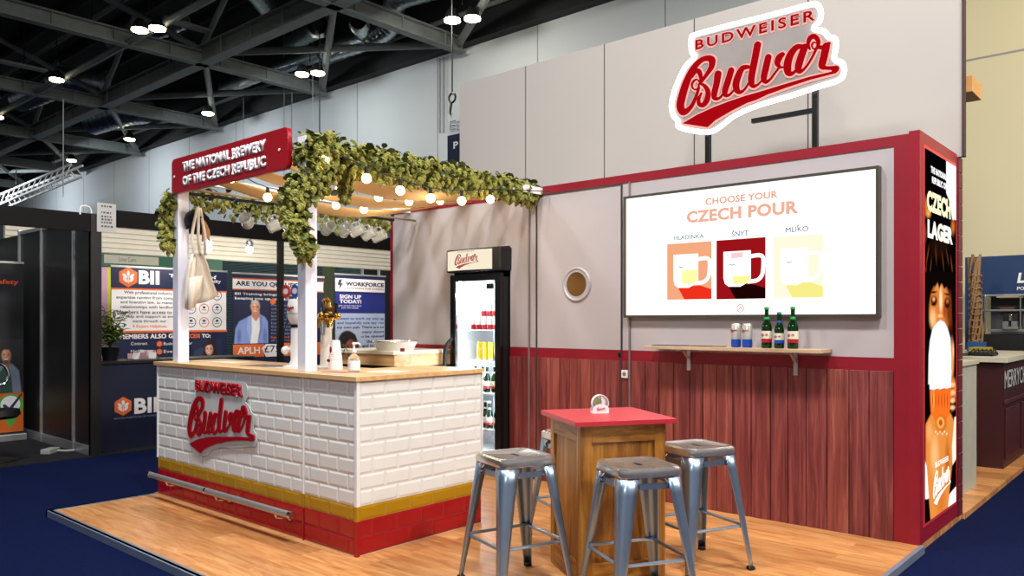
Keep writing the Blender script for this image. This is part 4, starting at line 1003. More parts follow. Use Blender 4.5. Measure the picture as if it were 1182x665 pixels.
LY += [E4(104, 320, 58, 140, (214, 122, 58), .22), E4(152, 330, 34, 130, (112, 46, 16), .8), E4(104, 215, 34, 34, (226, 140, 72), .8), E4(70, 365, 24, 70, (255, 196, 128), .9), E4(108, 275, 12, 84, (255, 220, 168), .8),
       E4(126, 330, 10, 50, (150, 70, 28), .8), E4(104, 352, 20, 14, (255, 190, 130), .9), E4(75, 280, 21, 34, (66, 24, 10), .55), E4(74, 272, 10, 16, (246, 170, 106), .8), E4(73, 297, 15, 5, (20, 8, 5), .5),
       E4(138, 290, 18, 36, (58, 20, 9), .55), E4(139, 282, 9, 15, (196, 112, 58), .8), E4(138, 308, 13, 5, (20, 8, 5), .5), E4(74, 238, 22, 7, (40, 16, 8), .6, -.15), E4(138, 248, 20, 7, (30, 12, 6), .6, .2)]
LY += [('p', f4((46, 140), (168, 140), (168, 250), (158, 215), (148, 232), (138, 208), (124, 224), (112, 196), (100, 222), (92, 190), (80, 214), (70, 200), (58, 236), (48, 330), (40, 470), (26, 470), (22, 140)), (12, 6, 5), 1.6),
       ('p', f4((158, 220), (176, 200), (186, 420), (166, 455), (160, 330)), (12, 6, 5), 1.6),
       ('p', f5((30, 210), (60, 150), (130, 165), (150, 210), (142, 300), (132, 420), (125, 600), (100, 640), (48, 640), (30, 420)), (226, 140, 62), 2), E5(66, 330, 26, 120, (255, 186, 122), .9), E5(118, 360, 16, 140, (188, 100, 38), .9), E5(92, 520, 30, 110, (214, 120, 48), .9), E5(45, 240, 18, 60, (250, 170, 100), .9),
       ('p', f5((16, 320), (34, 380), (43, 510), (16, 515)), (255, 255, 255), .8), ('p', f5((146, 180), (170, 170), (170, 350), (138, 375), (136, 300)), (255, 238, 216), .8), ('p', f5((126, 495), (170, 420), (170, 560), (118, 565)), (255, 255, 255), .8),
       ('p', f5((16, 515), (43, 510), (52, 628), (16, 660)), (8, 4, 5), .8), ('p', f5((138, 375), (170, 320), (170, 440), (124, 494)), (8, 4, 5), .8),
       E4(162, 560, 12, 130, (232, 150, 84), .6), E4(168, 520, 5, 60, (255, 205, 150), .9), E5(140, 70, 16, 60, (222, 132, 66), .4)]
for y in (50, 82, 114, 142): LY += [E5(138, y, 15, 13, (255, 198, 140), .7, -.2), E5(138, y+15, 14, 3, (130, 60, 26), .8, -.2)]
LY += [('p', f4((56, 470), (68, 415), (86, 388), (105, 372), (125, 382), (140, 410), (154, 460), (158, 560), (156, 680), (48, 680), (50, 540)), (255, 254, 248), 1.5), ('p', f5((44, -10), (134, -10), (132, 62), (46, 70)), (255, 254, 248), .8),
       ('p', f5((46, 72), (132, 62), (126, 170), (108, 200), (66, 195), (50, 160)), (240, 112, 34), .8), E5(60, 110, 10, 60, (255, 170, 80), .9)]
for x in (58, 70, 82, 94, 106, 118): LY.append(E5(x, 112, 3, 46, (192, 60, 12), .8))
LY += [E5(92, 205, 28, 42, (214, 104, 28), .4), E5(90, 203, 19, 29, (255, 186, 100), .5), E5(90, 203, 11, 18, (190, 84, 22), .5)] + [E5(70+k*9, 240+(k % 2)*9, 4, 6, (255, 236, 200), .7) for k in range(6)]
fl = [E4(100+14*math.cos(k*.7), 395+16*math.sin(k*.7), 5, 2, (214, 190, 160), .9, k*.7) for k in range(9)]
printed('printed_picture', PX, py0, pz0, py1, pz1, 110, 330, (6, 4, 5), LY + fl, pb, .0006, glow=1.15)
lu, lv = PX.uv(1060+95/3.5, 430+440/3.5)
script_logo(PX, lu, lv, .42, EM('art_ffffff_1.3', 'ffffff', 1.3), pb, .0012, .002, ax=.9, per=3)
text('poster_brand', 'BUDWEISER', PX, lu-.17, lv+.11, lu+.17, lv+.145, EM('art_ffffff_1.3', 'ffffff', 1.3), pb, .0016, .02)
ptext('CZECH', 48, 300, 425, 188, 'fff0c4', 1.3, .0030, .06); ptext('LAGER', 52, 475, 585, 200, 'fffbe8', 1.3, .0030, .06)
# ================================================================== WALL SHELF and what stands on it
sh = thing('wall_shelf', 'narrow wooden wall shelf on two brackets below the menu screen', 'shelf', (-2.45, YW, 1.19))
p = Pl('Y', YW-.22)
B().box(-3.06, -1.79, YW-.2, YW, 1.175, 1.198).build('board', WOOD('oak_shelf', 'a88a6a', 'c0a484', 'd2b898', (.8, 8, 8), 3, .4, .03), sh, bev=.002)
for x in (-2.80, -2.02):
    b = B().box(x-.014, x+.014, YW-.014, YW-.006, 1.02, 1.172).box(x-.014, x+.014, YW-.17, YW-.006, 1.167, 1.175).bar((x, YW-.012, 1.10), (x, YW-.1, 1.169), .02, .005)
    b.build('bracket', m_alu, sh)
ZS = 1.1982
c1 = can('beer_can', 'silver can with blue base at the outer end of the shelf row', 'cans on the wall shelf', M('can_silver', 'c9c6bd', .3, .5), m_canb, .033, .165, .34)
del c1['group']
for k, (x, lb) in enumerate(((-2.385, 'silver and blue can farther from the bottles on the wall shelf'), (-2.305, 'silver and blue can beside the bottles on the wall shelf'))):
    o = c1 if k == 0 else dup(c1, (0, 0, 0))
    o.location = (x, YW-.12, ZS); o['label'] = lb; o['group'] = 'cans on the wall shelf'
for o, x in ((bottle('beer_bottle', 'tall green bottle with red label band next to the cans on the wall shelf', 'bottles on the wall shelf', m_capg, m_canr, .268, .0335), -2.17),
             (bottle('beer_bottle', 'shorter green bottle with blue label band in the middle of the shelf trio', 'bottles on the wall shelf', M('blue_cap', '3f8f86', .3, .3), m_canb, .235, .031, M('blue_foil', '2a4f9a', .3, .3)), -2.085),
             (bottle('beer_bottle', 'tall green bottle with red label band at the outer end of the shelf trio', 'bottles on the wall shelf', m_capg, m_canr, .268, .0335), -1.995)):
    o.location = (x, YW-.12, ZS)
for x, h, r_, sc2 in ((-2.385, .115, .033, .042), (-2.305, .115, .033, .042), (-2.17, .088, .0335, .04), (-2.085, .078, .031, .036), (-1.995, .088, .0335, .04)):
    par = [o for o in C.objects if o.parent is None and o.get('group') in ('cans on the wall shelf', 'bottles on the wall shelf') and abs(o.location.x-x) < .001][0]
    LP = Pl('Y', -r_ + .001); script_logo(LP, 0, h, sc2, m_sr, par, 0, .0012, name='label_script', swname='label_swoosh', per=2)
def shleaf(lb, x, w, rz, col):
    R = Matrix.Translation((x, YW-.1, 0)) @ Matrix.Rotation(rz, 4, 'Z')
    tag(B().box(-w/2, w/2, -.06, .06, ZS, ZS+.006, R).build('leaflet', M('paper_'+col, col, .4), None), lb, 'leaflet')
shleaf('dark glossy leaflet lying near the inner end of the wall shelf', -2.9, .24, .1, '4a4a58'); shleaf('brown leaflet lying beside the dark one on the wall shelf', -2.66, .18, -.08, '6a5646'); shleaf('thin brown card lying between the leaflets and the cans', -2.52, .08, .2, '7a6652')
so = thing('wall_socket', 'small white socket on the cladding beside the storeroom door', 'socket', (-3.342, YW, .97))
SO = Pl('Y', YW-.014)
B().prism(SO, [(-3.37, .94), (-3.314, .94), (-3.314, 1.0), (-3.37, 1.0)], 0, .012).build('plate', m_white, so, bev=.002)
B().prism(SO, oval(-3.342, .97, .017, .017, 16), .012, .0135).build('socket_face', M('socket_grey', '7b7b78', .5), so)
# small orange shelf on the far side of the tall wall
t = thing('corner_shelf', 'small tan wooden shelf sticking out behind the tall grey wall edge', 'shelf', (-1.2, 6.2, 3.0))
B().box(-1.3, -1.2, 6.13, 6.42, 2.95, 3.06).build('shelf_board', M('tan_board', 'b98a50', .5), t, bev=.002); 

# ================================================================== POSEUR TABLE and coaster holder
TZ = .88
tc = [at_z(668, 487, TZ), at_z(774, 483, TZ), at_z(726, 469, TZ), at_z(630, 474, TZ)]
ctr = sum(tc, Vector())/4; e1 = (tc[1]-tc[0]); ang = math.atan2(e1.y, e1.x) - PI/2
sz = .245
pt_ = thing('poseur_table', 'square wooden pedestal table with a red top', 'table', (ctr.x, ctr.y, P0)); R = Matrix.Translation((ctr.x, ctr.y, 0)) @ Matrix.Rotation(ang, 4, 'Z')
m_rt = M('red_table_top', 'b3202c', .4, var=.03, spec=.95)
m_pine = WOOD('antique_pine', '57300e', '94601f', 'be8a3e', (7, 7, .55), 2.6, .42, .2)
m_pineh = WOOD('antique_pine_cross', '57300e', '94601f', 'be8a3e', (1.6, 1.6, 9), 2.6, .42, .2)
B().box(-sz-.03, sz+.03, -sz-.03, sz+.03, TZ-.026, TZ, R).build('table_top', m_rt, pt_, bev=.003)
hb = sz - .012
B().box(-hb+.022, hb-.022, -hb+.022, hb-.022, P0, TZ-.03, R).build('inner_panel', m_pine, pt_)
for sx in (-1, 1):
    for sy in (-1, 1): B().box(sx*hb, sx*(hb-.06), sy*hb, sy*(hb-.06), P0, TZ-.026, R).build('corner_stile', m_pine, pt_, bev=.003)
for z0, z1 in ((TZ-.115, TZ-.026), (P0, P0+.12)):
    for s in (-1, 1):
        B().box(-hb+.06, hb-.06, s*hb, s*(hb-.03), z0, z1, R).build('cross_rail', m_pineh, pt_, bev=.002); B().box(s*hb, s*(hb-.03), -hb+.06, hb-.06, z0, z1, R).build('cross_rail', m_pineh, pt_, bev=.002)
for s in (-1, 1):
    B().box(-hb+.058, hb-.058, s*(hb-.012), s*(hb-.03), P0+.118, TZ-.113, R).build('inset_panel', m_pine, pt_); B().box(s*(hb-.012), s*(hb-.03), -hb+.058, hb-.058, P0+.118, TZ-.113, R).build('inset_panel', m_pine, pt_)
# coaster holder
hc = at_z(692, 476.5, TZ)
ch = thing('coaster_holder', 'white arched beer mat holder with round mats on the red table top', 'coaster holder', (hc.x, hc.y, TZ))
ha = math.atan2(FW[1], FW[0]) - PI/2 + .18
RH = Matrix.Translation((hc.x, hc.y, TZ)) @ Matrix.Rotation(ha, 4, 'Z')
class HP:                        # local upright plane facing the viewer side
    def __init__(s, off): s.off = off; s.N = RH.to_3x3() @ Vector((0, -1, 0))
    def pt(s, u, v, n=0): return RH @ Vector((u, -s.off - n, v))
hp = HP(0)
arch = [(-.045, 0), (.045, 0)] + [(.045*math.cos(PI*i/14), .022 + .045*math.sin(PI*i/14)*.6) for i in range(15)]
B().prism(HP(.025), arch, 0, .003).build('front_plate', m_white, ch); B().prism(HP(-.02), arch, 0, .003).build('back_plate', m_white, ch)
B().prism(HP(.0), [(-.045, 0), (.045, 0), (.045, .004), (-.045, .004)], -.02, .026).build('base', m_white, ch)
mt = B().prism(HP(0), oval(.002, .052, .047, .047, 36), -.012, .012).build('beer_mat', M('mat_white', 'e2dcdc', .5), ch)
B().prism(HP(.0125), oval(.002, .052, .043, .043, 36), 0, .0006).build('mat_print', M('mat_print', '8d8288', .5, var=.5, vs=60), mt)
B().prism(HP(.0133), oval(-.016, .066, .013, .02, 14), 0, .0005).build('mat_print', M('mat_hop_print', '75803a', .5, var=.5, vs=120), mt)
b = B(); ribbon(b, HP(.0133), [(.012, .03, .012), (.018, .06, .02), (.008, .085, .008)], 0, 0, 1, 0, .0005); b.build('mat_print', M('mat_pale', 'd8d0d4', .5), mt)
script_logo(HP(.0285), 0, .024, .042, M('pink_print', 'c0457a', .5), ch, 0, .0006, per=3)

# ================================================================== STOOLS
m_galv = M('galvanised_steel', '98aec6', .34, .9, var=.1, vs=5, stretch=(1, 1, .3))
m_galvw = M('worn_steel_seat', 'd2cec8', .2, .85, var=.14, vs=9)
m_rubber = M('black_rubber', '141414', .7)
SH = .662
def stool(lb):
    t = thing('metal_stool', lb, 'stool', (0, 0, 0), 'galvanised metal stools around the table')
    hs, N = .155, 32
    # seat: rounded square with rolled rim and a slot
    def loop(h, r, z): 
        pts = rrect(-h, -h, h, h, r, 7); return [(x, y, z) for x, y in pts]
    L_ = [loop(hs+.004, .045, SH-.042), loop(hs+.006, .045, SH-.030), loop(hs+.003, .045, SH-.008), loop(hs-.006, .043, SH), loop(hs-.02, .04, SH), loop(hs-.028, .036, SH-.005)]
    n = len(L_[0]); vs = [v for l in L_ for v in l]
    fs = [(i*n+k, i*n+(k+1) % n, (i+1)*n+(k+1) % n, (i+1)*n+k) for i in range(len(L_)-1) for k in range(n)]
    slot = [(.034*math.cos(a)*1.0 + (.012 if math.cos(a) > 0 else -.012), .013*math.sin(a), SH-.006) for a in [2*PI*(k+.5)/n - PI/2 + PI/n*0 for k in range(n)]]
    # align the slot loop with the rim loop by angle
    slot = []
    for x, y, z in L_[-1]:
        a = math.atan2(y, x); slot.append((.046*math.cos(a), .016*math.sin(a), SH-.007))
    k0 = len(vs); vs += slot; fs += [((len(L_)-1)*n+k, (len(L_)-1)*n+(k+1) % n, k0+(k+1) % n, k0+k) for k in range(n)]
    k1 = len(vs); vs += [(x, y, z-.002) for x, y, z in slot]; fs += [(k0+k, k0+(k+1) % n, k1+(k+1) % n, k1+k) for k in range(n)]
    B().add(vs, fs).build('seat', m_galvw, t, smooth=True)
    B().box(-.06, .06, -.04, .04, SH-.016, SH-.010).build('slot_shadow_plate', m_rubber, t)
    c_top, c_bot = hs - .002, hs + .062
    for sx, sy in ((-1, -1), (1, -1), (1, 1), (-1, 1)):
        vs = []; prof = []
        NL = 9
        for j in range(NL):
            q_ = j/(NL-1); z = .008 + q_*(SH-.048); c = c_bot + (c_top-c_bot)*q_; w = .030 + .052*q_**1.15; rr = .012 + .022*q_
            sec = [(c-w, c), (c-w*.62, c+.0)] + [(c-rr + rr*math.sin(a), c-rr + rr*math.cos(a)) for a in [PI/2*i/6 for i in range(7)]] + [(c, c-w*.62), (c, c-w)]
            vs += [(sx*x, sy*y, z) for x, y in sec]; ns = len(sec)
        fs = [(j*ns+k, j*ns+k+1, (j+1)*ns+k+1, (j+1)*ns+k) for j in range(NL-1) for k in range(ns-1)]
        lg = B().add(vs, fs).build('leg', m_galv, t, smooth=True, sol=.003)
        x, y = sx*(c_bot-.013), sy*(c_bot-.013)
        B().box(x-.017, x+.017, y-.017, y+.017, 0, .02).build('foot_cap', m_rubber, lg, bev=.004)
        b = B(); e = c_top - .012
        b.tube([(sx*(e-.075), sy*(e+.004), SH-.052), (sx*(e-.062), sy*(e+.014), SH-.075), (sx*(e-.068), sy*(e+.01), SH-.09)], .006, 6)
        b.tube([(sx*(e+.004), sy*(e-.075), SH-.052), (sx*(e+.014), sy*(e-.062), SH-.075), (sx*(e+.01), sy*(e-.068), SH-.09)], .006, 6)
        b.build('seat_clip', m_chrome, lg, smooth=True)
    cl = lambda z: c_bot + (c_top-c_bot)*(z-.008)/(SH-.048)
    for ax in (0, 1):
        for s in (-1, 1):
            z = .235 + .0*ax; c = cl(z) - .012
            p0 = (-c, s*c, z) if ax == 0 else (s*c, -c, z); p1 = (c, s*c, z) if ax == 0 else (s*c, c, z)
            B().tube([p0, p1], .0085, 8).build('foot_bar', m_galv, t, smooth=True)
            z = SH-.085; c = cl(z) - .014
            p0 = (-c, s*c, z) if ax == 0 else (s*c, -c, z); p1 = (c, s*c, z) if ax == 0 else (s*c, c, z)
            B().bar(p0, p1, .006, .028).build('apron_strap', m_galv, t)
    return t
ST = [((-2.645, 3.025), math.atan2(.315, .1), 'metal stool nearest the tiled bar, its seat clear of the table'), ((-2.035, 3.215), math.atan2(.29, .17), 'metal stool in front of the table with a brownish seat'),
      ((-2.105, 3.92), math.atan2(.29, .125), 'metal stool with pale seat on the shelf side of the table'), ((-2.90, 3.86), math.atan2(.3, .13), 'metal stool mostly hidden behind the table on the fridge side')]
s0 = stool(ST[0][2])
for i, ((x, y), a, lb) in enumerate(ST):
    o = s0 if i == 0 else dup(s0, (x, y, P0), a - PI/2, lb)
    o.location = (x, y, P0); o.rotation_euler = (0, 0, a - PI/2)

# ================================================================== NEIGHBOUR BOOTH across the aisle
XF = -8.44; XK = -10.3
FX = Pl('X', XF); BX = Pl('X', XK)
struct(B().box(-13.5, XF-.0, -4, 10.9, 0, .012).build('floor_booth_carpet', m_booth_carpet), 'dark grey booth carpet')
m_fas = M('fascia_black', '070405', .6, spec=.2)
dv = struct(B().box(-10.6, XF-.02, 3.17, 3.21, .1, 2.4).build('wall_booth_divider', m_blackp), 'black divider wall of the neighbouring booth')
DV = Pl('Y', 3.17)
b = B()
for x in (-10.62, -9.88, -8.93, -8.47): b.box(x-.018, x+.018, 3.15, 3.23, 0.012, 2.46)
b.build('post', m_alu, dv)
B().box(-10.62, -8.45, 3.155, 3.225, .012, .105).build('kick_rail', m_alu, dv); B().box(-10.62, -8.45, 3.155, 3.225, 2.4, 2.44).build('head_rail', m_alu, dv)
f1 = struct(B().box(XF-.04, XF, -3, 3.15, 2.275, 2.46).build('wall_booth_fascia', m_fas), 'black fascia of the neighbouring booth')
struct(B().box(XF-.04, XF, 3.25, 9.5, 2.345, 2.52).build('wall_booth_fascia', m_fas), 'black fascia over the banners')
pp = struct(B().box(XF-.05, XF+.01, 3.15, 3.25, 0, 2.46).build('wall_booth_post', m_black), 'black corner post')
SLM = FX.uv(322, 350)[0]
struct(B().box(XF-.05, XF, SLM, SLM+.07, 0, 2.345).build('wall_booth_slim_post', m_black), 'slim black booth post behind the bar')
struct(B().box(-13.4, -13.36, -4, 5.7, 0.012, 2.5).build('wall_booth_rear', m_blackp), 'dark rear booth wall')
struct(B().box(-13.36, -10.62, 3.16, 3.2, 0.012, 2.4).build('wall_booth_divider_rear', m_blackp))
# hanging stand number card on the corner
t = thing('stand_card', 'light grey hanging card with small dark print on the black corner post', 'card', (XF+.012, 3.3, 2.4)); CP = Pl('Y', 3.14)
CPX = Pl('X', XF+.02)
B().prism(CPX, [(3.2, 2.28), (3.385, 2.28), (3.385, 2.575), (3.2, 2.575)], 0, .006).build('card', M('card_grey', 'b8b6b4', .5), t)
rr = random.Random(9); b = B()
for v in (2.535, 2.47, 2.43, 2.40, 2.37, 2.33):
    u = 3.24
    while u < 3.34:
        w = rr.uniform(.01, .028); b.prism(CPX, [(u, v), (u+w, v), (u+w, v+.018), (u, v+.018)], .006, .0065); u += w + .01
b.build('card_print', M('print_dark', '4a484a', .6), t)
B().tube(catmull([(XF, 3.05, 2.44), (XF, 3.06, 2.52), (XF, 3.14, 2.52), (XF, 3.16, 2.44)], 4), .008, 6).build('clip', m_white, t)
# second row behind: lit white slats, green fascia, yellow and pink panels
LB = Pl('X', -11.3)
b = B()
for i in range(7): b.prism(LB, [(3.2, 2.31 + i*.07), (9.6, 2.31 + i*.07), (9.6, 2.365 + i*.07), (3.2, 2.365 + i*.07)], 0, .03)
t = thing('slatted_light_panel', 'long bright white slatted panel above the banners', 'panel', (-11.3, 6, 2.5)); b.build('slats', M('slat_white', 'cdc7ba', .6, var=.05), t)
B().prism(LB, [(3.2, 2.30), (9.6, 2.30), (9.6, 2.8), (3.2, 2.8)], -.04, 0).build('backing', M('slat_cream', 'd6ceb8', .6), t)
gp = thing('green_fascia', 'green fascia strip with a grey name plate above the first banner', 'fascia', (-11.3, 4, 2.2))
B().prism(LB, [(3.2, 2.12), (6.1, 2.12), (6.1, 2.30), (3.2, 2.30)], 0, .03).build('board', M('green_board', '124c3a', .5), gp)
for y in (3.25, 6.0): B().prism(LB, [(y, .012), (y+.06, .012), (y+.06, 2.12), (y, 2.12)], 0, .03).build('post', m_alu, gp)
quadpx('name_plate', 120, 293.5, 303.5, 183, Pl('X', -11.268), M('plate_grey', '9b9a8c', .5), gp, 0, .004)
textpx('plate_lettering', 'Love Corn', Pl('X', -11.268), 137, 296.5, 301.5, 157, M('print_dark', '4a484a'), gp, .0045)
gp2 = thing('green_fascia', 'green panel seen over the safety banner at the far side', 'fascia', (-13.3, 2, 2.2)); G2 = Pl('X', -12.9)
B().prism(G2, [(1.0, 1.7), (4.2, 1.7), (4.2, 2.3), (1.0, 2.3)], 0, .03).build('board', M('green_board', '1c6a50'), gp2)
B().prism(G2, [(1.0, 2.3), (4.2, 2.3), (4.2, 2.42), (1.0, 2.42)], 0, .04).build('white_rail', m_white, gp2)
for y in (1.05, 4.1): B().prism(G2, [(y, .012), (y+.06, .012), (y+.06, 1.7), (y, 1.7)], 0, .03).build('post', m_alu, gp2)
for nm, x0, x1, col, lb in (('yellow_panel', 124, 140, 'c9c83c', 'yellow booth panel edge beside the first banner'), ('pink_panel', 117, 124, 'c99ab4', 'pale pink booth panel strip behind the corner post')):
    u0 = LB.uv(x0, 310)[0]; u1 = LB.uv(x1, 310)[0]
    tag(B().prism(LB, [(u0, .012), (u1, .012), (u1, 2.12), (u0, 2.12)], -.02, .0).build(nm, M(nm, col, .6)), lb, 'panel')
# roller shutter in the hall wall
HW = Pl('Y', YH)
b = B(); u0, _ = HW.uv(258, 320); u1, _ = HW.uv(470, 320)
for i in range(46): b.prism(HW, [(u0, i*.075), (u1, i*.075), (u1, i*.075+.06), (u0, i*.075+.06)], .004, .05)
t = thing('roller_shutter', 'teal grey roller shutter in the hall wall behind the banners', 'shutter', ((u0+u1)/2, YH, 0)); b.build('slats', M('shutter_teal', '5c7270', .45, .3), t)
B().prism(HW, [(u0-.15, 0), (u0, 0), (u0, 3.5), (u0-.15, 3.5)], 0, .1).build('guide', M('olive_guide', '6a7050', .6), t)
u2, _ = HW.uv(377, 330); u3, _ = HW.uv(389, 330); B().prism(HW, [(u2, 0), (u3, 0), (u3, 3.45), (u2, 3.45)], .05, .12).build('guide', M('olive_guide', '6a7050'), t)
# dark open frame behind banner three
t = thing('booth_bay', 'dark open booth bay with pale uprights behind the blue banner', 'booth frame', (-12, 9.2, 0)); DB = Pl('X', -12.2)
v0 = DB.uv(418, 300)[0]; v1 = DB.uv(450, 300)[0]
B().prism(DB, [(v0, .012), (v1+1.5, .012), (v1+1.5, 2.6), (v0, 2.6)], -.03, 0).build('dark_panel', m_blackp, t)
b = B()
for px in (417, 436): v = DB.uv(px, 300)[0]; b.prism(DB, [(v-.02, .012), (v+.03, .012), (v+.03, 2.75), (v-.02, 2.75)], 0, .04)
b.build('upright', m_white, t)
# spotlights in the booth
m_spot = EM('booth_spot', 'fff2d0', 22.0)
for k, (px, py, lb) in enumerate(((240, 287, 'bright booth spotlight beside the tote bag'), (288, 288, 'bright booth spotlight between the tote bag and the post'))):
    d = ray(px, py); t_ = -9.6/d[0]; p = Vector((-9.6, d[1]*t_, CAMZ + d[2]*t_))
    t = thing('booth_spotlight', lb, 'spotlight', p, 'spotlights in the neighbouring booth')
    B().lathe([(.045, .0), (.05, .06), (.03, .09)], p + Vector((0, 0, .03)), 14).build('housing', m_alu, t, smooth=True)
    B().ball(p, .05, 14).build('lamp', m_spot, t, smooth=True)
    B().tube([p + Vector((0, 0, .1)), p + Vector((.02, .02, .22)), (XF-.05, p.y-.1, 2.42)], .012, 6).build('arm', m_alu, t)
# ------------------------------------------------------------------ roll-up banners
m_navy = M('banner_navy', '10183c', .5, var=.04); m_bw = M('banner_white', 'd9d5d6', .5, var=.02); m_or = M('banner_orange', 'd2622a', .5, var=.03); m_pr = M('print_ink', '2a2c44', .6)
def rollup(lb, x0, ytop, x1, pl=BX, col=m_navy):
    u0, v1 = pl.uv(x0, ytop); u1, _ = pl.uv(x1, ytop)
    t = thing('rollup_banner', lb, 'banner', (pl.val, (u0+u1)/2, .012))
    B().prism(pl, [(u0, .09), (u1, .09), (u1, v1), (u0, v1)], -.006, 0).build('sheet', col, t)
    B().box(pl.val-.07, pl.val+.06, u0-.02, u1+.02, .012, .09).build('cassette', m_alu, t, bev=.008)
    B().box(pl.val-.012, pl.val+.008, u0-.005, u1+.005, v1, v1+.025).build('top_rail', m_alu, t)
    B().tube([(pl.val-.03, (u0+u1)/2, .05), (pl.val-.015, (u0+u1)/2, v1)], .01, 6).build('pole', m_alu, t)
    return t
def hexa(cx, cy, r, pl): 
    u, v = pl.uv(cx, cy); return [(u + r*math.sin(PI/3*k), v + r*math.cos(PI/3*k)) for k in range(6)]
def bii_mark(cx, cy, r, pl, t, n=.001):
    B().prism(pl, hexa(cx, cy, r, pl), n, n+.002).build('logo_hexagon', m_or, t); u, v = pl.uv(cx, cy); b = B()
    for dx, dy, a in ((0, .35, PI/2), (-.34, .12, 2.3), (.34, .12, .85), (-.3, -.25, 2.3), (.3, -.25, .85)):
        b.prism(pl, [(u + r*(dx + .3*math.cos(a)*math.cos(q)*1 - .15*math.sin(a)*math.sin(q)), v + r*(dy + .3*math.sin(a)*math.cos(q) + .15*math.cos(a)*math.sin(q))) for q in [2*PI*i/10 for i in range(10)]], n+.002, n+.003)
    b.prism(pl, [(u-r*.04, v-r*.6), (u+r*.04, v-r*.6), (u+r*.04, v+r*.2), (u-r*.04, v+r*.2)], n+.002, n+.003); b.build('logo_leaf', m_bw, t)
t = rollup('wide navy and white banner behind the far canopy post', 128, 308, 262)
quadpx('white_field', 128.5, 334, 382, 261, BX, m_bw, t, 0, .001); quadpx('orange_line', 128, 332, 334, 262, BX, m_or, t, 0, .0015); quadpx('orange_line', 128, 382, 384.5, 262, BX, m_or, t, 0, .0015)
bii_mark(148, 320, .13, BX, t); textpx('banner_lettering', 'BII', BX, 160, 312, 328, 184, m_bw, t, .001, .05)
lines = ['With professional industry', 'expertise ranging from compliance', 'and licensing law, to managing', 'relationships with landlords.', 'Members have access to the', 'help and support at every', 'stage through our']
xs_ = [(143, 199), (134, 213), (139, 207), (139, 206), (135, 208), (145, 206), (153, 192)]
for i, (s, (a, c)) in enumerate(zip(lines, xs_)): textpx('banner_lettering', s, BX, a, 335.5+5.6*i, 340.3+5.5*i, c, m_pr, t, .0015, .02)
textpx('banner_lettering', '9 Expert Helplines.', BX, 153, 375.0, 379.5, 193, m_or, t, .0015, .02); textpx('banner_lettering', 'MEMBERS ALSO GAIN', BX, 138, 386, 391.5, 212, m_bw, t, .001, .04); textpx('banner_lettering', 'ACCESS', BX, 211, 385.5, 390.5, 231, m_or, t, .001, .04); textpx('banner_lettering', 'TO:', BX, 233, 385.5, 390, 243, m_bw, t, .001, .04)
for y in (397, 406):
    B().prism(BX, hexa(184, y, .04, BX), .001, .002).build('bullet', m_or, t)
    textpx('banner_lettering', 'Contract' if y < 400 else 'Helper', BX, 151, y-2, y+1.5, 170, m_bw, t, .001); textpx('banner_lettering', 'Business Mentor' if y < 400 else 'Events', BX, 189, y-2, y+1.5, 222 if y < 400 else 208, m_bw, t, .001)
textpx('banner_lettering', 'The voice of', BX, 195, 316, 320, 262-12, m_bw, t, .001, .02); textpx('banner_lettering', 'hospitality', BX, 228, 322, 327, 255, m_bw, t, .001, .02)
for r_ in range(3):
    for c_ in range(3):
        u, v = BX.uv(220.5 + 15*c_, 341 + 15.5*r_); b = B(); b.tube([BX.pt(u + .065*math.cos(k*PI/12), v + .065*math.sin(k*PI/12), .001) for k in range(24)], .005, 4, closed=True); o = b.build('icon_ring', m_or if (r_, c_) in ((1, 1), (2, 1)) else m_navy, t)
        B().prism(BX, rrect(u-.02, v+.005, u+.02, v+.035, .008, 2), .001, .002).prism(BX, [(u-.035, v-.02), (u+.035, v-.02), (u+.035, v-.012), (u-.035, v-.012)], .001, .002).build('icon', m_pr, o)
def head(t, cx, cy, w, h, skin, hair, pl, longhair=False, capd=False, n=.002):
    u, v = pl.uv(cx, cy); ru, rv = pl.uv(cx+w/2, cy)[0]-u, v - pl.uv(cx, cy+h/2)[1]
    m_sk = M('printed_skin_'+skin, skin, .6, var=.12, vs=14); m_hr = M('printed_hair_'+hair, hair, .6, var=.1)
    if longhair: B().prism(pl, [(u-ru*1.5, v-rv*1.5), (u+ru*1.6, v-rv*1.5)] + oval(u, v+rv*.15, ru*1.45, rv*1.25, 14, -.3, PI+.3), n-.001, n-.0002).build('printed_hair', m_hr, t)
    f = B().prism(pl, oval(u, v, ru, rv, 22), n, n+.001).build('printed_face', m_sk, t)
    B().prism(pl, oval(u, v+rv*.1, ru*1.06, rv*1.0, 16, .35, PI-.35) + [(u-ru*.5, v+rv*.55), (u+ru*.5, v+rv*.55)], n+.001, n+.0016).build('printed_hair', m_hr, f)
    b = B()
    for s in (-1, 1): b.prism(pl, oval(u+s*ru*.38, v+rv*.08, ru*.16, rv*.07, 10), n+.001, n+.002)
    b.build('printed_eyes', M('print_dark', '4a484a'), f)
    B().prism(pl, oval(u, v-rv*.42, ru*.42, rv*.15, 14, PI, 2*PI), n+.001, n+.002).build('printed_smile', m_bw, f)
    B().prism(pl, [(u-ru*.08, v+rv*.1), (u+ru*.06, v+rv*.1), (u+ru*.16, v-rv*.2), (u-ru*.14, v-rv*.2)], n+.001, n+.0018).build('printed_nose', M('printed_skin_shade_'+skin, skin, .6, var=.25), f)
def pic(t, pl, x0, yt, yb, x1, base, L, n=.0022, nx=60, ny=60):
    u0, v1 = pl.uv(x0, yt); _, v0 = pl.uv(x0, yb); u1, _ = pl.uv(x1, yt)
    return printed('printed_portrait', pl, u0, v0, u1, v1, nx, ny, base, L, t, n)
NAVY = (16, 24, 60)
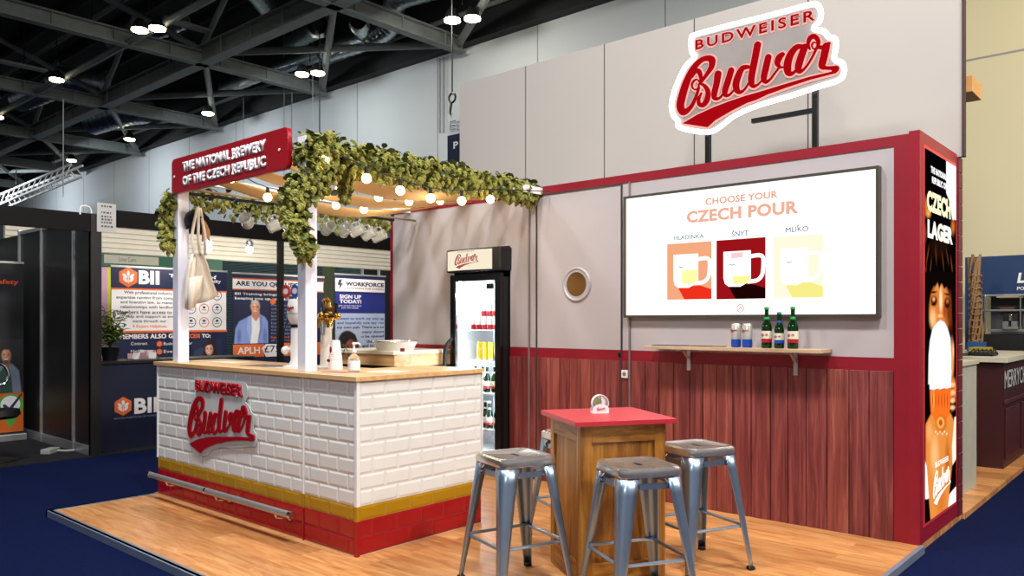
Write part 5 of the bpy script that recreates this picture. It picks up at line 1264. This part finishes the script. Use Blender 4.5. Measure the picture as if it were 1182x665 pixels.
def face(cx, cy, rx, ry, skin, f=.25, smile=True):
    dk = tuple(int(c*.5) for c in skin); lt = tuple(min(255, int(c*1.22)) for c in skin)
    L = [('e', cx, cy, rx, ry, skin, f), ('e', cx+rx*.6, cy+ry*.1, rx*.5, ry*.8, tuple(int(c*.75) for c in skin), .9), ('e', cx-rx*.25, cy-ry*.45, rx*.5, ry*.3, lt, .9), ('e', cx-rx*.05, cy+ry*.05, rx*.13, ry*.3, lt, .8)]
    for s_ in (-1, 1): L += [('e', cx+s_*rx*.42, cy-ry*.12, rx*.24, ry*.1, dk, .7), ('e', cx+s_*rx*.42, cy-ry*.27, rx*.28, ry*.06, dk, .8), ('e', cx+s_*rx*.5, cy+ry*.2, rx*.22, ry*.16, lt, .9)]
    L += [('e', cx, cy+ry*.48, rx*.45, ry*.13, (235, 225, 220) if smile else dk, .6), ('e', cx, cy+ry*.6, rx*.4, ry*.08, dk, .8)]
    return L
pic(t, BX, 222, 392, 415, 256, NAVY, [('p', [(222, 416), (225, 405), (233, 401), (250, 404), (256, 416)], (40, 52, 84), 1.2), ('e', 242.5, 404, 8.2, 13.5, (26, 16, 18), .25), ('e', 248, 410, 5, 8, (26, 16, 18), .4), ('e', 237, 410, 4, 8, (26, 16, 18), .4)] + face(241.5, 403.5, 5, 7.5, (205, 150, 128)) + [('p', [(236, 400), (238, 395), (243, 394), (247, 397), (247.5, 402), (244, 397.5)], (26, 16, 18), .8)])
# banner two
t = rollup('navy banner headed are you qualified, behind the slim post', 268, 316, 374)
quadpx('white_field', 268.5, 322, 333, 373, BX, m_bw, t, 0, .001)
for y in (320.5, 333): quadpx('orange_line', 268, y, y+1.3, 374, BX, m_or, t, 0, .0014)
textpx('banner_lettering', 'ARE YOU QUALIFIED', BX, 272, 324, 330.5, 350, m_pr, t, .0015, .045)
textpx('banner_lettering', 'BII Training brings you courses', BX, 271, 337.5, 341, 352, m_bw, t, .001, .025); textpx('banner_lettering', 'keeping you up to date with', BX, 271, 342.5, 346.5, 345, m_bw, t, .001, .025)
pic(t, BX, 269.5, 346, 397, 309.5, NAVY, [('p', [(270, 398), (272, 379), (276, 371), (287, 365.5), (293, 362), (299, 362), (306, 366), (309, 371), (311, 398)], (122, 142, 198), 1.0), ('e', 276, 388, 4, 14, (84, 102, 160), .9), ('e', 306, 388, 4, 16, (92, 110, 168), .9),
    ('p', [(290, 364), (300, 364), (301.5, 370), (297, 398), (289, 398), (288, 370)], (222, 218, 222), .8), ('p', [(286, 366), (290.5, 364), (291, 380), (289, 397), (285, 380)], (146, 164, 214), .7), ('p', [(302, 366), (299.5, 364), (300, 380), (297, 397), (303, 380)], (104, 122, 182), .7),
    ('p', [(290.5, 358), (299.5, 358), (300, 365), (295.5, 371), (291, 366)], (186, 124, 96), .8), ('e', 294.6, 353.5, 6.3, 8.2, (168, 160, 156), .3)] + face(294.8, 355.5, 5.3, 7.6, (206, 146, 118)) + [('e', 294, 348.2, 5.4, 2.6, (186, 180, 176), .6)])
for i in range(11): 
    x1_ = (347, 343, 349, 341, 346, 350, 344, 348, 342, 347, 340)[i]; textpx('banner_lettering', ('book your place', 'with our team', 'courses online', 'learn at home', 'personal licence', 'holder awards', 'first aid course', 'cellar training', 'food hygiene', 'beer and wine', 'all year round')[i], BX, 313, 351+4.1*i, 353.8+4.1*i, x1_, m_or if i == 9 else M('print_pale_blue', '7f86a0', .6), t, .001)
B().prism(BX, hexa(315, 348, .05, BX), .001, .002).build('bullet', m_or, t)
quadpx('orange_field', 269, 398, 413, 305, BX, m_or, t, 0, .001); polypx('white_tag', [(302, 402), (307, 397), (325, 397.5), (325, 411), (307, 412)], BX, m_bw, t, .001, .002); quadpx('orange_field', 327, 396, 411, 374, BX, m_or, t, 0, .001)
textpx('banner_lettering', 'APLH', BX, 274, 401, 409, 300, m_bw, t, .0015, .02); textpx('banner_lettering', '£75', BX, 305, 399, 407, 323, m_pr, t, .0025, .01); textpx('banner_lettering', 'PE', BX, 329, 399, 407, 339, m_bw, t, .0015, .02)
# banner three
t = rollup('blue and pale banner headed workforce, by the red wall edge', 386, 317, 445)
quadpx('white_field', 387, 321, 336, 444, BX, m_bw, t, 0, .001); quadpx('blue_field', 387, 337.5, 361, 444, BX, M('banner_blue', '1c2470', .5), t, 0, .001); quadpx('pale_field', 387, 361.5, 418, 444, BX, M('banner_pale_blue', 'a4aec6', .5), t, 0, .001)
polypx('bolt_logo', [(391, 323), (395, 322), (393.5, 327), (396, 327), (390.5, 335), (392, 329), (389.5, 329)], BX, m_pr, t, .001, .002)
textpx('banner_lettering', 'WORKFORCE', BX, 399, 325, 330, 443, m_pr, t, .0015, .055); textpx('banner_lettering', 'POWERING PUB CAREERS', BX, 401, 331.5, 333.5, 443, M('print_red_brown', '7a4a52', .6), t, .0015, .02)
textpx('banner_lettering', 'SIGN UP', BX, 392, 340, 344.5, 417, m_bw, t, .0015, .03); textpx('banner_lettering', 'TODAY!', BX, 392, 345.5, 350, 417, m_bw, t, .0015, .03)
textpx('banner_lettering', 'join us and start here', BX, 391, 352, 353.7, 417, m_bw, t, .0015, .02); textpx('banner_lettering', 'your new career', BX, 394, 354.8, 356.5, 414, m_bw, t, .0015, .02)
for i, (s, a, c) in enumerate((('I want to work my way up', 390, 443), ('and hopefully one day run', 389, 443), ('my own pub. There are so', 389, 443), ('many doors', 418, 443), ('to be opened', 415, 443), ("there's no", 423, 443), ('and to what', 418, 443), ('you can do', 420, 443))):
    textpx('banner_lettering', s, BX, a, 366+5.2*i, 370+5.2*i, c, m_pr if i > 1 else M('banner_blue_ink', '2a52a0', .6), t, .0015, .035)
pic(t, BX, 388.5, 381, 413, 417, (164, 174, 198), [('e', 401, 394, 11.5, 13.5, (24, 13, 13), .18), ('e', 410, 400, 6, 9, (70, 32, 24), .5)] + face(404.5, 401, 8, 11, (122, 62, 46), .3, False) + [('p', [(392, 396), (394, 387), (402, 383), (410, 386), (413, 394), (404, 391), (398, 398), (397, 408), (393, 404)], (22, 12, 12), 1.0)])
# booth counter with plant and cards
ct = thing('booth_counter', 'navy booth counter with an orange hexagon logo', 'counter', (-8.75, 4.2, .012))
KX = Pl('X', -8.62)
B().box(-9.15, -8.62, 3.32, 5.05, .012, .92).build('body', M('counter_navy', '0d1430', .5), ct); B().box(-9.18, -8.6, 3.3, 5.07, .92, .95).build('worktop', m_black, ct, bev=.003)
bii_mark(142, 469, .1, KX, ct, .001); textpx('counter_lettering', 'BII', KX, 155, 460, 478, 182, m_bw, ct, .001, .04); textpx('counter_lettering', 'BRITISH INSTITUTE OF INNKEEPING', KX, 132, 482.5, 484.5, 190, M('print_pale_blue', '7f86a0'), ct, .001)
pl = thing('potted_plant', 'leafy green plant in a black pot on the navy booth counter', 'plant', (-8.85, 3.47, .95))
cx, cy = -8.85, 3.5
B().lathe([(.07, 0), (.095, .13), (.1, .14), (.09, .145)], (cx, cy, .95), 18).build('pot', m_black, pl, smooth=True)
r = random.Random(11); b = B(); bs_ = B()
for i in range(34):
    a = r.random()*2*PI; h = r.uniform(.12, .42); sp = r.uniform(.02, .17)
    tip = Vector((cx + sp*math.cos(a), cy + sp*math.sin(a), 1.09 + h)); bs_.tube([(cx, cy, 1.08), ((cx*.6+tip.x*.4), (cy*.6+tip.y*.4), 1.09+h*.55), tip], .003, 4)
    for k in range(9):
        f = .35 + .65*k/8; p = Vector((cx, cy, 1.08)).lerp(tip, f); s = .075
        R = Euler((r.uniform(-.8, .5), r.uniform(-.6, .6), r.random()*6.28)).to_matrix()
        b.add([R @ (Vector(v)*s) + p for v in ((0, 0, 0), (.5, .16, .1), (1.1, 0, -.05), (.5, -.16, .1))], [(0, 1, 2, 3)])
b.build('foliage', M('plant_leaf', '55701f', .5, var=.4, vs=12), pl)['kind'] = 'stuff'; bs_.build('stems', m_vine, pl)
bw_ = thing('leaflet_tray', 'clear tray of white and pink leaflets beside the potted plant', 'leaflet tray', (-8.8, 3.8, .95))
B().box(-8.9, -8.7, 3.68, 3.98, .95, .96).build('tray', m_liquid, bw_); r = random.Random(4); b = B(); b2 = B()
for i in range(10):
    R = Matrix.Translation((-8.8 + r.uniform(-.06, .06), 3.72 + .026*i, .96)) @ Euler((r.uniform(-.3, .3), r.uniform(-.25, .25), PI/2 + r.uniform(-.3, .3))).to_matrix().to_4x4()
    (b if i % 3 else b2).box(-.04, .04, -.002, .002, 0, r.uniform(.06, .1), R)
b.build('leaflets', m_white, bw_); b2.build('leaflets', M('leaflet_pink', 'b88a92', .6), bw_)
# safety banner at the frame edge, chrome chair, floor socket
SX = Pl('X', -10.2)
t = rollup('black and orange safety banner beside the black divider wall', -34, 302, 27, SX, M('banner_black', '0e0e16', .5))
textpx('banner_lettering', 'Safety', SX, -8, 322, 329, 21.5, M('banner_red_orange', 'b8401c', .5), t, .001, .03)
quadpx('orange_field', -34, 455, 503, 27, SX, M('banner_orange_dark', 'b5581a', .5, var=.15, vs=2), t, 0, .001)
pic(t, SX, -14, 392, 455, 27, (14, 14, 20), [('e', 6, 452, 24, 20, (110, 62, 26), .9), ('p', [(-12, 456), (-6, 430), (2, 421), (14, 420), (22, 428), (25, 456)], (104, 112, 130), 1.2), ('p', [(-4, 456), (-2, 432), (4, 424), (10, 424), (13, 434), (15, 456)], (34, 66, 56), 1), ('e', 8, 420, 5, 7, (120, 78, 58), .5)] + face(7, 410.5, 6.2, 9.2, (158, 108, 82)) + [('e', 7, 418, 5, 4, (70, 46, 36), .7), ('p', [(-2, 406), (-3, 400), (3, 396.5), (11, 396.5), (16, 400), (17.5, 406), (12, 403.5), (4, 403.5)], (12, 11, 14), .8)])
u, v = SX.uv(12, 468); pin = [(u + .13*math.cos(a), v + .13*math.sin(a)) for a in [PI*1.2 - 1.4*PI*i/18 for i in range(19)]] + [(u, v-.25)]
o = B().prism(SX, pin, .001, .002).build('green_pin', M('pin_green', '3f9a3a', .5), t); B().prism(SX, oval(u, v+.01, .1, .1, 20), .002, .003).build('pin_disc', m_bw, o)
b = B(); ribbon(b, SX, [(u-.06, v+.0, .035), (u-.01, v-.05, .035)], 0, 0, 1, .003, .004); ribbon(b, SX, [(u-.01, v-.05, .035), (u+.11, v+.12, .02)], 0, 0, 1, .003, .004); b.build('tick', m_pr, o); textpx('pin_lettering', 'safety', SX, 8, 476, 479, 17, m_bw, o, .002)
fs_ = thing('floor_socket', 'grey extension socket lying on the booth carpet with its cable', 'extension socket', at_z(58, 523, .012)); p = at_z(58, 523, .012); q_ = at_z(86, 521, .012)
R = Matrix.Translation(p) @ Matrix.Rotation(.7, 4, 'Z'); B().box(-.05, .05, -.09, .09, 0, .05, R).build('socket_box', M('socket_pale', '9a9a98', .5), fs_, bev=.006); B().tube(catmull([p + Vector((0, .05, .02)), p.lerp(q_, .4) + Vector((.02, .05, .012)), p.lerp(q_, .75) + Vector((0, -.0, .012)), q_ + Vector((0, 0, .012))], 5), .012, 6).build('cable', M('socket_pale', '9a9a98'), fs_)
chs = thing('swivel_chair', 'chrome armed swivel chair cut by the frame edge beside the safety banner', 'chair', at_z(-8, 533, .012)); p = at_z(-8, 533, .012)
B().lathe([(.2, 0), (.2, .012), (.05, .03), (.03, .05), (.03, .42)], p, 28).build('base', m_black, chs, smooth=True); B().lathe([(.2, .42), (.23, .45), (.22, .5), (.1, .51)], p, 24).build('seat', m_black, chs, smooth=True)
CPl = Pl('X', p.x+.15); b = B(); b.tube(catmull([CPl.pt(*CPl.uv(*a)) for a in ((-24, 452), (-16, 424), (-2, 420), (6, 424), (9.5, 434), (6, 442), (-2, 445), (-18, 452))], 5), .013, 8)
b.tube([CPl.pt(*CPl.uv(-20, 452)), p + Vector((.12, 0, .47))], .013, 8).tube([CPl.pt(*CPl.uv(-18, 452)), p + Vector((.15, -.05, .47))], .013, 8); b.build('arm', m_chrome, chs, smooth=True)
# ================================================================== HANGING SIGNS, EXIT SIGN, WIRES
HG = Pl('Y', 9.0)
t = thing('hanging_sign', 'navy and white hanging sign partly hidden by the tall grey wall', 'sign', (-9.0, 9, 4)); 
u0, v1 = HG.uv(516.5, 131); _, vm = HG.uv(516.5, 157); _, v0 = HG.uv(516.5, 215); u1 = u0 + .95
B().prism(HG, [(u0, vm), (u1, vm), (u1, v1), (u0, v1)], -.03, 0).build('white_header', m_hallwall, t); B().prism(HG, [(u0, v0), (u1, v0), (u1, vm), (u0, vm)], -.03, 0).build('navy_panel', M('sign_navy', '17263c', .5), t)
textpx('sign_lettering', 'P', HG, 523.5, 164, 172, 529, m_white, t, .002, .02); textpx('sign_lettering', 'M', HG, 523, 188, 195, 529, m_white, t, .002, .02)
b = B(); 
for dx in (0, 8):
    x = 520 + dx; pts = [HG.pt(*HG.uv(*a)) + Vector((0, -.005, 0)) for a in ((x+6, 139), (x, 140.5), (x, 150), (x+6, 148.5))]; b.tube(pts, .008, 5); b.tube([HG.pt(*HG.uv(x, 145)) + Vector((0, -.005, 0)), HG.pt(*HG.uv(x+6, 144)) + Vector((0, -.005, 0))], .008, 5)
b.build('sign_lettering', M('print_grey', '8a98a0'), t)
def wire_hook(lb, px, py, ytop, Y, r):
    pl_ = Pl('Y', Y); u, v = pl_.uv(px, py); t = thing('hanging_ring', lb, 'hoist ring', (u, Y, v))
    B().tube([(u + r*math.cos(k*PI/10), Y, v + r*math.sin(k*PI/10)) for k in range(20)], r*.22, 6, closed=True).build('ring', m_black, t); B().tube([(u, Y, v+r), (u, Y, 9.0)], .012, 5).build('wire', m_black, t)
    B().tube([(u-.02, Y, v-r), (u-.05, Y, v-r*3), (u-.03, Y, v-r*3.6)], .02, 5).build('strap', m_black, t)
wire_hook('black hoist ring on a wire above the hanging navy sign', 522, 113, 60, 9.0, .075); wire_hook('black hoist ring on a wire above the hop garland', 369, 157, 90, 9.0, .06)
for px in (281, 328, 337, 361):
    u, v = Pl('Y', 10.6).uv(px, 120); tag(B().tube([(u, 10.6, 3.2), (u, 10.6, 9.0)], .008, 5).build('hanging_wire', m_joint), 'thin steel wire dropping in front of the hall wall', 'wire', 'thin wires along the hall wall')
u, v = Pl('X', -21).uv(73, 180); tag(B().tube([(-21, u, 4.4), (-21, u, 6.8)], .012, 5).build('hanging_line', m_white), 'pale cord hanging from the main roof beam', 'cord')
ex = thing('exit_sign', 'green and white exit sign glowing behind the hop garland', 'exit sign', (-14.2, 11.3, 4.6)); EX = Pl('Y', 11.3); u, v = EX.uv(432, 204)
B().prism(EX, [(u-.33, v-.28), (u+.33, v-.28), (u+.33, v+.28), (u-.33, v+.28)], 0, .06).build('panel', EM('exit_white', 'e8fff0', 1.0), ex); B().prism(EX, [(u-.30, v-.05), (u+.05, v-.05), (u+.05, v+.25), (u-.30, v+.25)], .06, .065).prism(EX, [(u-.3, v-.25), (u+.3, v-.25), (u+.3, v-.1), (u-.3, v-.1)], .06, .065).build('green_field', EM('exit_green', '22b573', 1.0), ex)
b = B(); b.prism(EX, [(u+.1, v+.1), (u+.2, v+.1), (u+.2, v+.18), (u+.28, v+.06), (u+.2, v-.06), (u+.2, v+.02), (u+.1, v+.02)], .06, .066); b.build('arrow', EM('exit_green', '22b573'), ex)
# ================================================================== NEIGHBOUR STAND beyond the red end
struct(B().box(-3.5, XR+.02, YT+.13, 11.2, 0, P0).build('floor_rear_platform', m_floor), 'wood platform of the stand behind')
t = thing('low_partition', 'pale low partition just beyond the dark red brick edge', 'partition', (-1.4, 6.9, P0)); B().box(-1.95, -1.40, 6.5, 7.3, P0, 1.03).build('board', M('partition_pale', 'a9a79c', .6), t); B().box(-1.97, -1.385, 6.48, 7.32, 1.03, 1.06).build('cap', M('partition_cap', 'b8b19c', .5), t)
cn = thing('demo_counter', 'dark brown panelled counter with pale top and large lettering', 'counter', (-1.6, 8.8, P0)); m_mah = M('mahogany_panel', '3a1418', .45, var=.1); DX = Pl('X', -1.37)
B().box(-2.0, -1.37, 8.25, 10.05, P0, 1.0).build('body', m_mah, cn); B().box(-2.05, -1.33, 8.2, 10.08, 1.0, 1.05).build('worktop', M('pale_top', 'c9c2b0', .4), cn, bev=.004)
b = B(); b.prism(DX, [(8.25, .62), (10.05, .62), (10.05, .66), (8.25, .66)], 0, .02)
for y in (8.32, 9.15): b.prism(DX, [(y, .12), (y+.7, .12), (y+.7, .58), (y, .58)], 0, .012)
b.build('raised_panel', M('mahogany_raised', '4a1c20', .4), cn, bev=.006); 
textpx('counter_lettering', 'MERRYCHEF', DX, 1159, 428, 449, 1188, M('letter_silver', 'c8c8cc', .4), cn, .004, .01)
bb = thing('blue_backboard', 'tall dark blue display wall with white lettering', 'display wall', (-1.4, 10.9, P0)); BBP = Pl('Y', 10.8)
bu0 = BBP.uv(1114, 300)[0]; bz = BBP.uv(1120, 297)[1]; bm_ = BBP.uv(1140, 340)[1]
m_bb = M('display_blue', '16345e', .4, var=.05)
B().box(bu0, bu0+.2, 10.8, 10.85, P0, bz).box(bu0+.2, 1.5, 10.8, 10.85, bm_, bz).build('panel', m_bb, bb)
B().box(bu0+.2, 1.5, 11.2, 11.25, P0, bm_).build('niche_back', M('niche_grey', '4c4e54', .5, .2), bb); B().box(bu0+.2, 1.5, 10.8, 11.2, bm_-.02, bm_).build('niche_top', m_alu, bb)
textpx('display_lettering', 'La', BBP, 1174, 315, 327, 1190, m_white, bb, .002, .05, shear=.15); textpx('display_lettering', 'POW', BBP, 1174, 331, 335, 1190, m_white, bb, .002, .02)
for (x0, x1, z0, z1, nm, col) in ((1134, 1175, 375, 388, 'machine_base', '1a1a1e'), ): pass
def pxbox(nm, Y, x0, y0, x1, y1, dp, mat, parent):
    pl_ = Pl('Y', Y); u0, v1 = pl_.uv(x0, y0); u1, v0 = pl_.uv(x1, y0)[0], pl_.uv(x0, y1)[1]
    return B().box(u0, u1, Y, Y+dp, v0, v1).build(nm, mat, parent, bev=.004)
rk = thing('appliance_shelf', 'steel shelving with dark appliances inside the blue display wall', 'shelving', (-1.3, 10.3, 1)); m_st = M('brushed_steel', '9a9c9e', .35, .8)
pxbox('shelf', 10.3, 1131, 357.5, 1200, 359.5, .4, m_st, rk); pxbox('shelf', 10.3, 1141, 380, 1200, 383, .4, m_st, rk)
for x in (1136, 1177): pxbox('upright', 10.3, x, 341, x+1.5, 383, .03, m_st, rk)
pxbox('counter_base', 10.3, 1130, 386, 1205, 428, .5, m_black, rk)
kt = thing('coffee_machine', 'small steel and black coffee machine on the lower steel shelf', 'coffee machine', (-1.5, 10.4, 1.3)); pxbox('body', 10.32, 1158, 362, 1175, 377, .3, m_black, kt); pxbox('tray', 10.25, 1157, 371, 1164, 377, .1, m_st, kt); pxbox('tray', 10.25, 1167, 371, 1174, 377, .1, m_st, kt); pxbox('drip_base', 10.25, 1157, 377, 1175, 380.2, .35, m_st, kt); pxbox('group_head', 10.24, 1164.5, 363, 1167.5, 370, .1, m_chrome, kt)
ov = thing('toaster_grill', 'low dark grill with a glowing element on the upper steel shelf', 'grill', (-1.5, 10.4, 1.5)); pxbox('body', 10.32, 1151, 354, 1172, 357.6, .3, m_black, ov); pxbox('element', 10.31, 1154, 355.5, 1170, 356.5, .02, M('glow_strip', '8a4a2a', .5), ov); pxbox('vent_cover', 10.31, 1150, 342, 1176, 344, .3, M('tan_metal', '9a8a6a', .5), ov)
# woven column, yellow tray, blue box, steel arm on the demo counter
wv = thing('woven_column', 'tall tan woven cane column in front of the dark blue wall', 'column', (-1.8, 10.2, P0)); b = B(); wu = Pl('Y', 10.2).uv(1126, 330)[0]; w0 = Pl('Y', 10.2).uv(1126, 385)[1]; w1 = Pl('Y', 10.2).uv(1126, 302)[1]
for k in range(9):
    a = 2*PI*k/9; b.tube([(wu + (.055 + .02*math.sin(z*6+k))*math.cos(a+z*.9), 10.2 + .06*math.sin(a+z*.9), P0 + (w1 - P0 + .12*((k % 3)/3))*z/8) for z in range(9)], .014, 5)
for k in range(26):
    z = P0 + (w1-.1-P0)*k/26; b.tube([(wu + .062*math.cos(j*PI/5), 10.2 + .062*math.sin(j*PI/5), z + .02*(j % 2)) for j in range(10)], .012, 4, closed=True)
b.build('weave', M('cane', '8a6a48', .7, var=.2), wv)
def onc(lb, nm, cat, x0, x1, y0, y1, mat, Y=8.9):
    pl_ = Pl('Y', Y); u0, u1 = pl_.uv(x0, y0)[0], pl_.uv(x1, y0)[0]; h = pl_.uv(x0, y0)[1]-pl_.uv(x0, y1)[1]
    tag(B().box(u0, u1, Y, Y+.25, 1.052, 1.052+h).build(nm, mat, None, bev=.004), lb, cat)
onc('yellow tray on the pale topped brown counter', 'food_tray', 'tray', 1118, 1140, 397, 404, M('tray_yellow', '9a8a22', .5)); onc('blue box behind the yellow tray', 'storage_box', 'box', 1116, 1133, 391, 402, M('box_blue', '1c4a86', .5), 9.4)
t = thing('gas_burner', 'black burner with a hanging cable at the corner of the brown counter', 'burner', (-1.5, 8.3, 1.052)); b = B(); b.box(-1.66, -1.46, 8.32, 8.56, 1.052, 1.085); b.build('body', m_black, t, bev=.01)
b = B()
for k in range(6): b.tube([(-1.65+.034*k, 8.33, 1.085), (-1.64+.034*k, 8.45, 1.11), (-1.65+.034*k, 8.55, 1.085)], .008, 5)
b.build('grate', m_blackmet, t); B().tube(catmull([(-1.66, 8.36, 1.07), (-1.78, 8.18, .97), (-1.66, 8.17, .5), (-1.58, 8.16, .25), (-1.68, 8.15, .06), (-1.9, 8.15, .055)], 6), .02, 6).build('cable', m_black, t)
# ================================================================== WORLD, LIGHTS, CAMERA
w = bpy.data.worlds.new('hall_ambience'); bpy.context.scene.world = w; w.use_nodes = True
w.node_tree.nodes['Background'].inputs[0].default_value = (.80, .88, 1.0, 1); w.node_tree.nodes['Background'].inputs[1].default_value = .30
def area(name, loc, target, power, size, col=(1, 1, 1), spread=PI):
    l = bpy.data.lights.new(name, 'AREA'); l.energy = power; l.shape = 'DISK'; l.size = size; l.color = col; l.spread = spread
    o = bpy.data.objects.new(name, l); C.objects.link(o); o.location = loc
    o.rotation_euler = (Vector(target) - Vector(loc)).to_track_quat('-Z', 'Y').to_euler(); return o
WARM = (1, .93, .82); NEUT = (1, .98, .95); COOL = (.88, .94, 1)
area('hall_and_fill_light', (0.5, -3.2, 5.5), (-3.0, 4.0, 1.0), 170, .9, NEUT)  # added fill from behind the camera, not a hall fixture
area('hall_and_fill_light', (2.9, 4.6, 6.0), (-1.6, 5.0, .8), 420, .7, WARM)
area('hall_and_fill_light', (3.6, 7.0, 4.8), (-1.3, 5.8, 1.2), 150, .8, WARM)  # extra lamp added to brighten the red tower and the booths beyond
area('hall_and_fill_light', (-.3, 1.6, 6.8), (-1.6, 3.0, 0), 330, .7, NEUT)
area('hall_and_fill_light', (-3.6, 1.3, 6.8), (-3.8, 3.2, 0), 250, .7, NEUT)
area('hall_and_fill_light', (-7.2, 1.0, 6.8), (-6.2, 2.6, 0), 160, .7, COOL)
area('hall_and_fill_light', (-9.9, 8.6, 6.6), (-10, 11.5, 2.5), 75, .6, WARM)
area('hall_and_fill_light', (-14.6, 8.9, 6.6), (-14.6, 11.5, 2.5), 60, .6, COOL)
area('hall_and_fill_light', (-19.4, 8.9, 6.6), (-19.4, 11.5, 2.5), 75, .6, COOL)
area('hall_and_fill_light', (-25, 8.9, 6.6), (-25, 11.5, 2.5), 100, .6, COOL)
area('hall_and_fill_light', (-33, 8.5, 6.6), (-33, 11.5, 2.5), 140, .6, COOL)
area('hall_and_fill_light', (.5, 8.6, 6.6), (-1, 11.5, 3.0), 75, .6, (1, .86, .55))
area('booth_light', (-9.6, 4.9, 2.42), (-10.6, 5.0, 1.0), 19, .3, WARM)
area('booth_light', (-9.6, 7.4, 2.42), (-10.6, 7.6, 1.0), 21, .3, WARM)
area('slat_light', (-10.5, 6.2, 2.2), (-11.3, 6.2, 2.6), 6, .8, WARM)
area('booth_light', (-9.4, 1.8, 2.42), (-10.4, 2.6, 1.0), 8, .3, WARM)
def point(name, loc, power, r, col):
    l = bpy.data.lights.new(name, 'POINT'); l.energy = power; l.shadow_soft_size = r; l.color = col
    o = bpy.data.objects.new(name, l); C.objects.link(o); o.location = loc
for loc in ((-4.5, 3.2, 2.26), (-4.5, 4.2, 2.2), (-5.1, 3.5, 2.2), (-5.3, 4.4, 2.2)): point('festoon_glow', loc, 5, .06, (1, .8, .55))
point('fridge_light', (-4.85, 5.2, 1.6), 9, .03, (.92, .97, 1)); point('fridge_light', (-4.85, 5.14, .9), 7, .03, (.92, .97, 1))
cam = bpy.data.cameras.new('camera'); co = bpy.data.objects.new('camera', cam); C.objects.link(co)
cam.sensor_width = 36; cam.sensor_fit = 'HORIZONTAL'; cam.lens = FPX/1182*36; cam.shift_y = (HYP-332.5)/1182; cam.clip_end = 200; cam.clip_start = .05
co.location = (0, 0, CAMZ); co.rotation_euler = (PI/2, 0, math.atan2(.661, .750))
sc = bpy.context.scene; sc.camera = co
sc.view_settings.view_transform = 'Standard'; sc.view_settings.look = 'None'; sc.view_settings.gamma = 1; sc.view_settings.exposure = 0; sc.view_settings.use_curve_mapping = False
sc.cycles.max_bounces = 8; sc.cycles.transparent_max_bounces = 12; sc.cycles.sample_clamp_indirect = 4
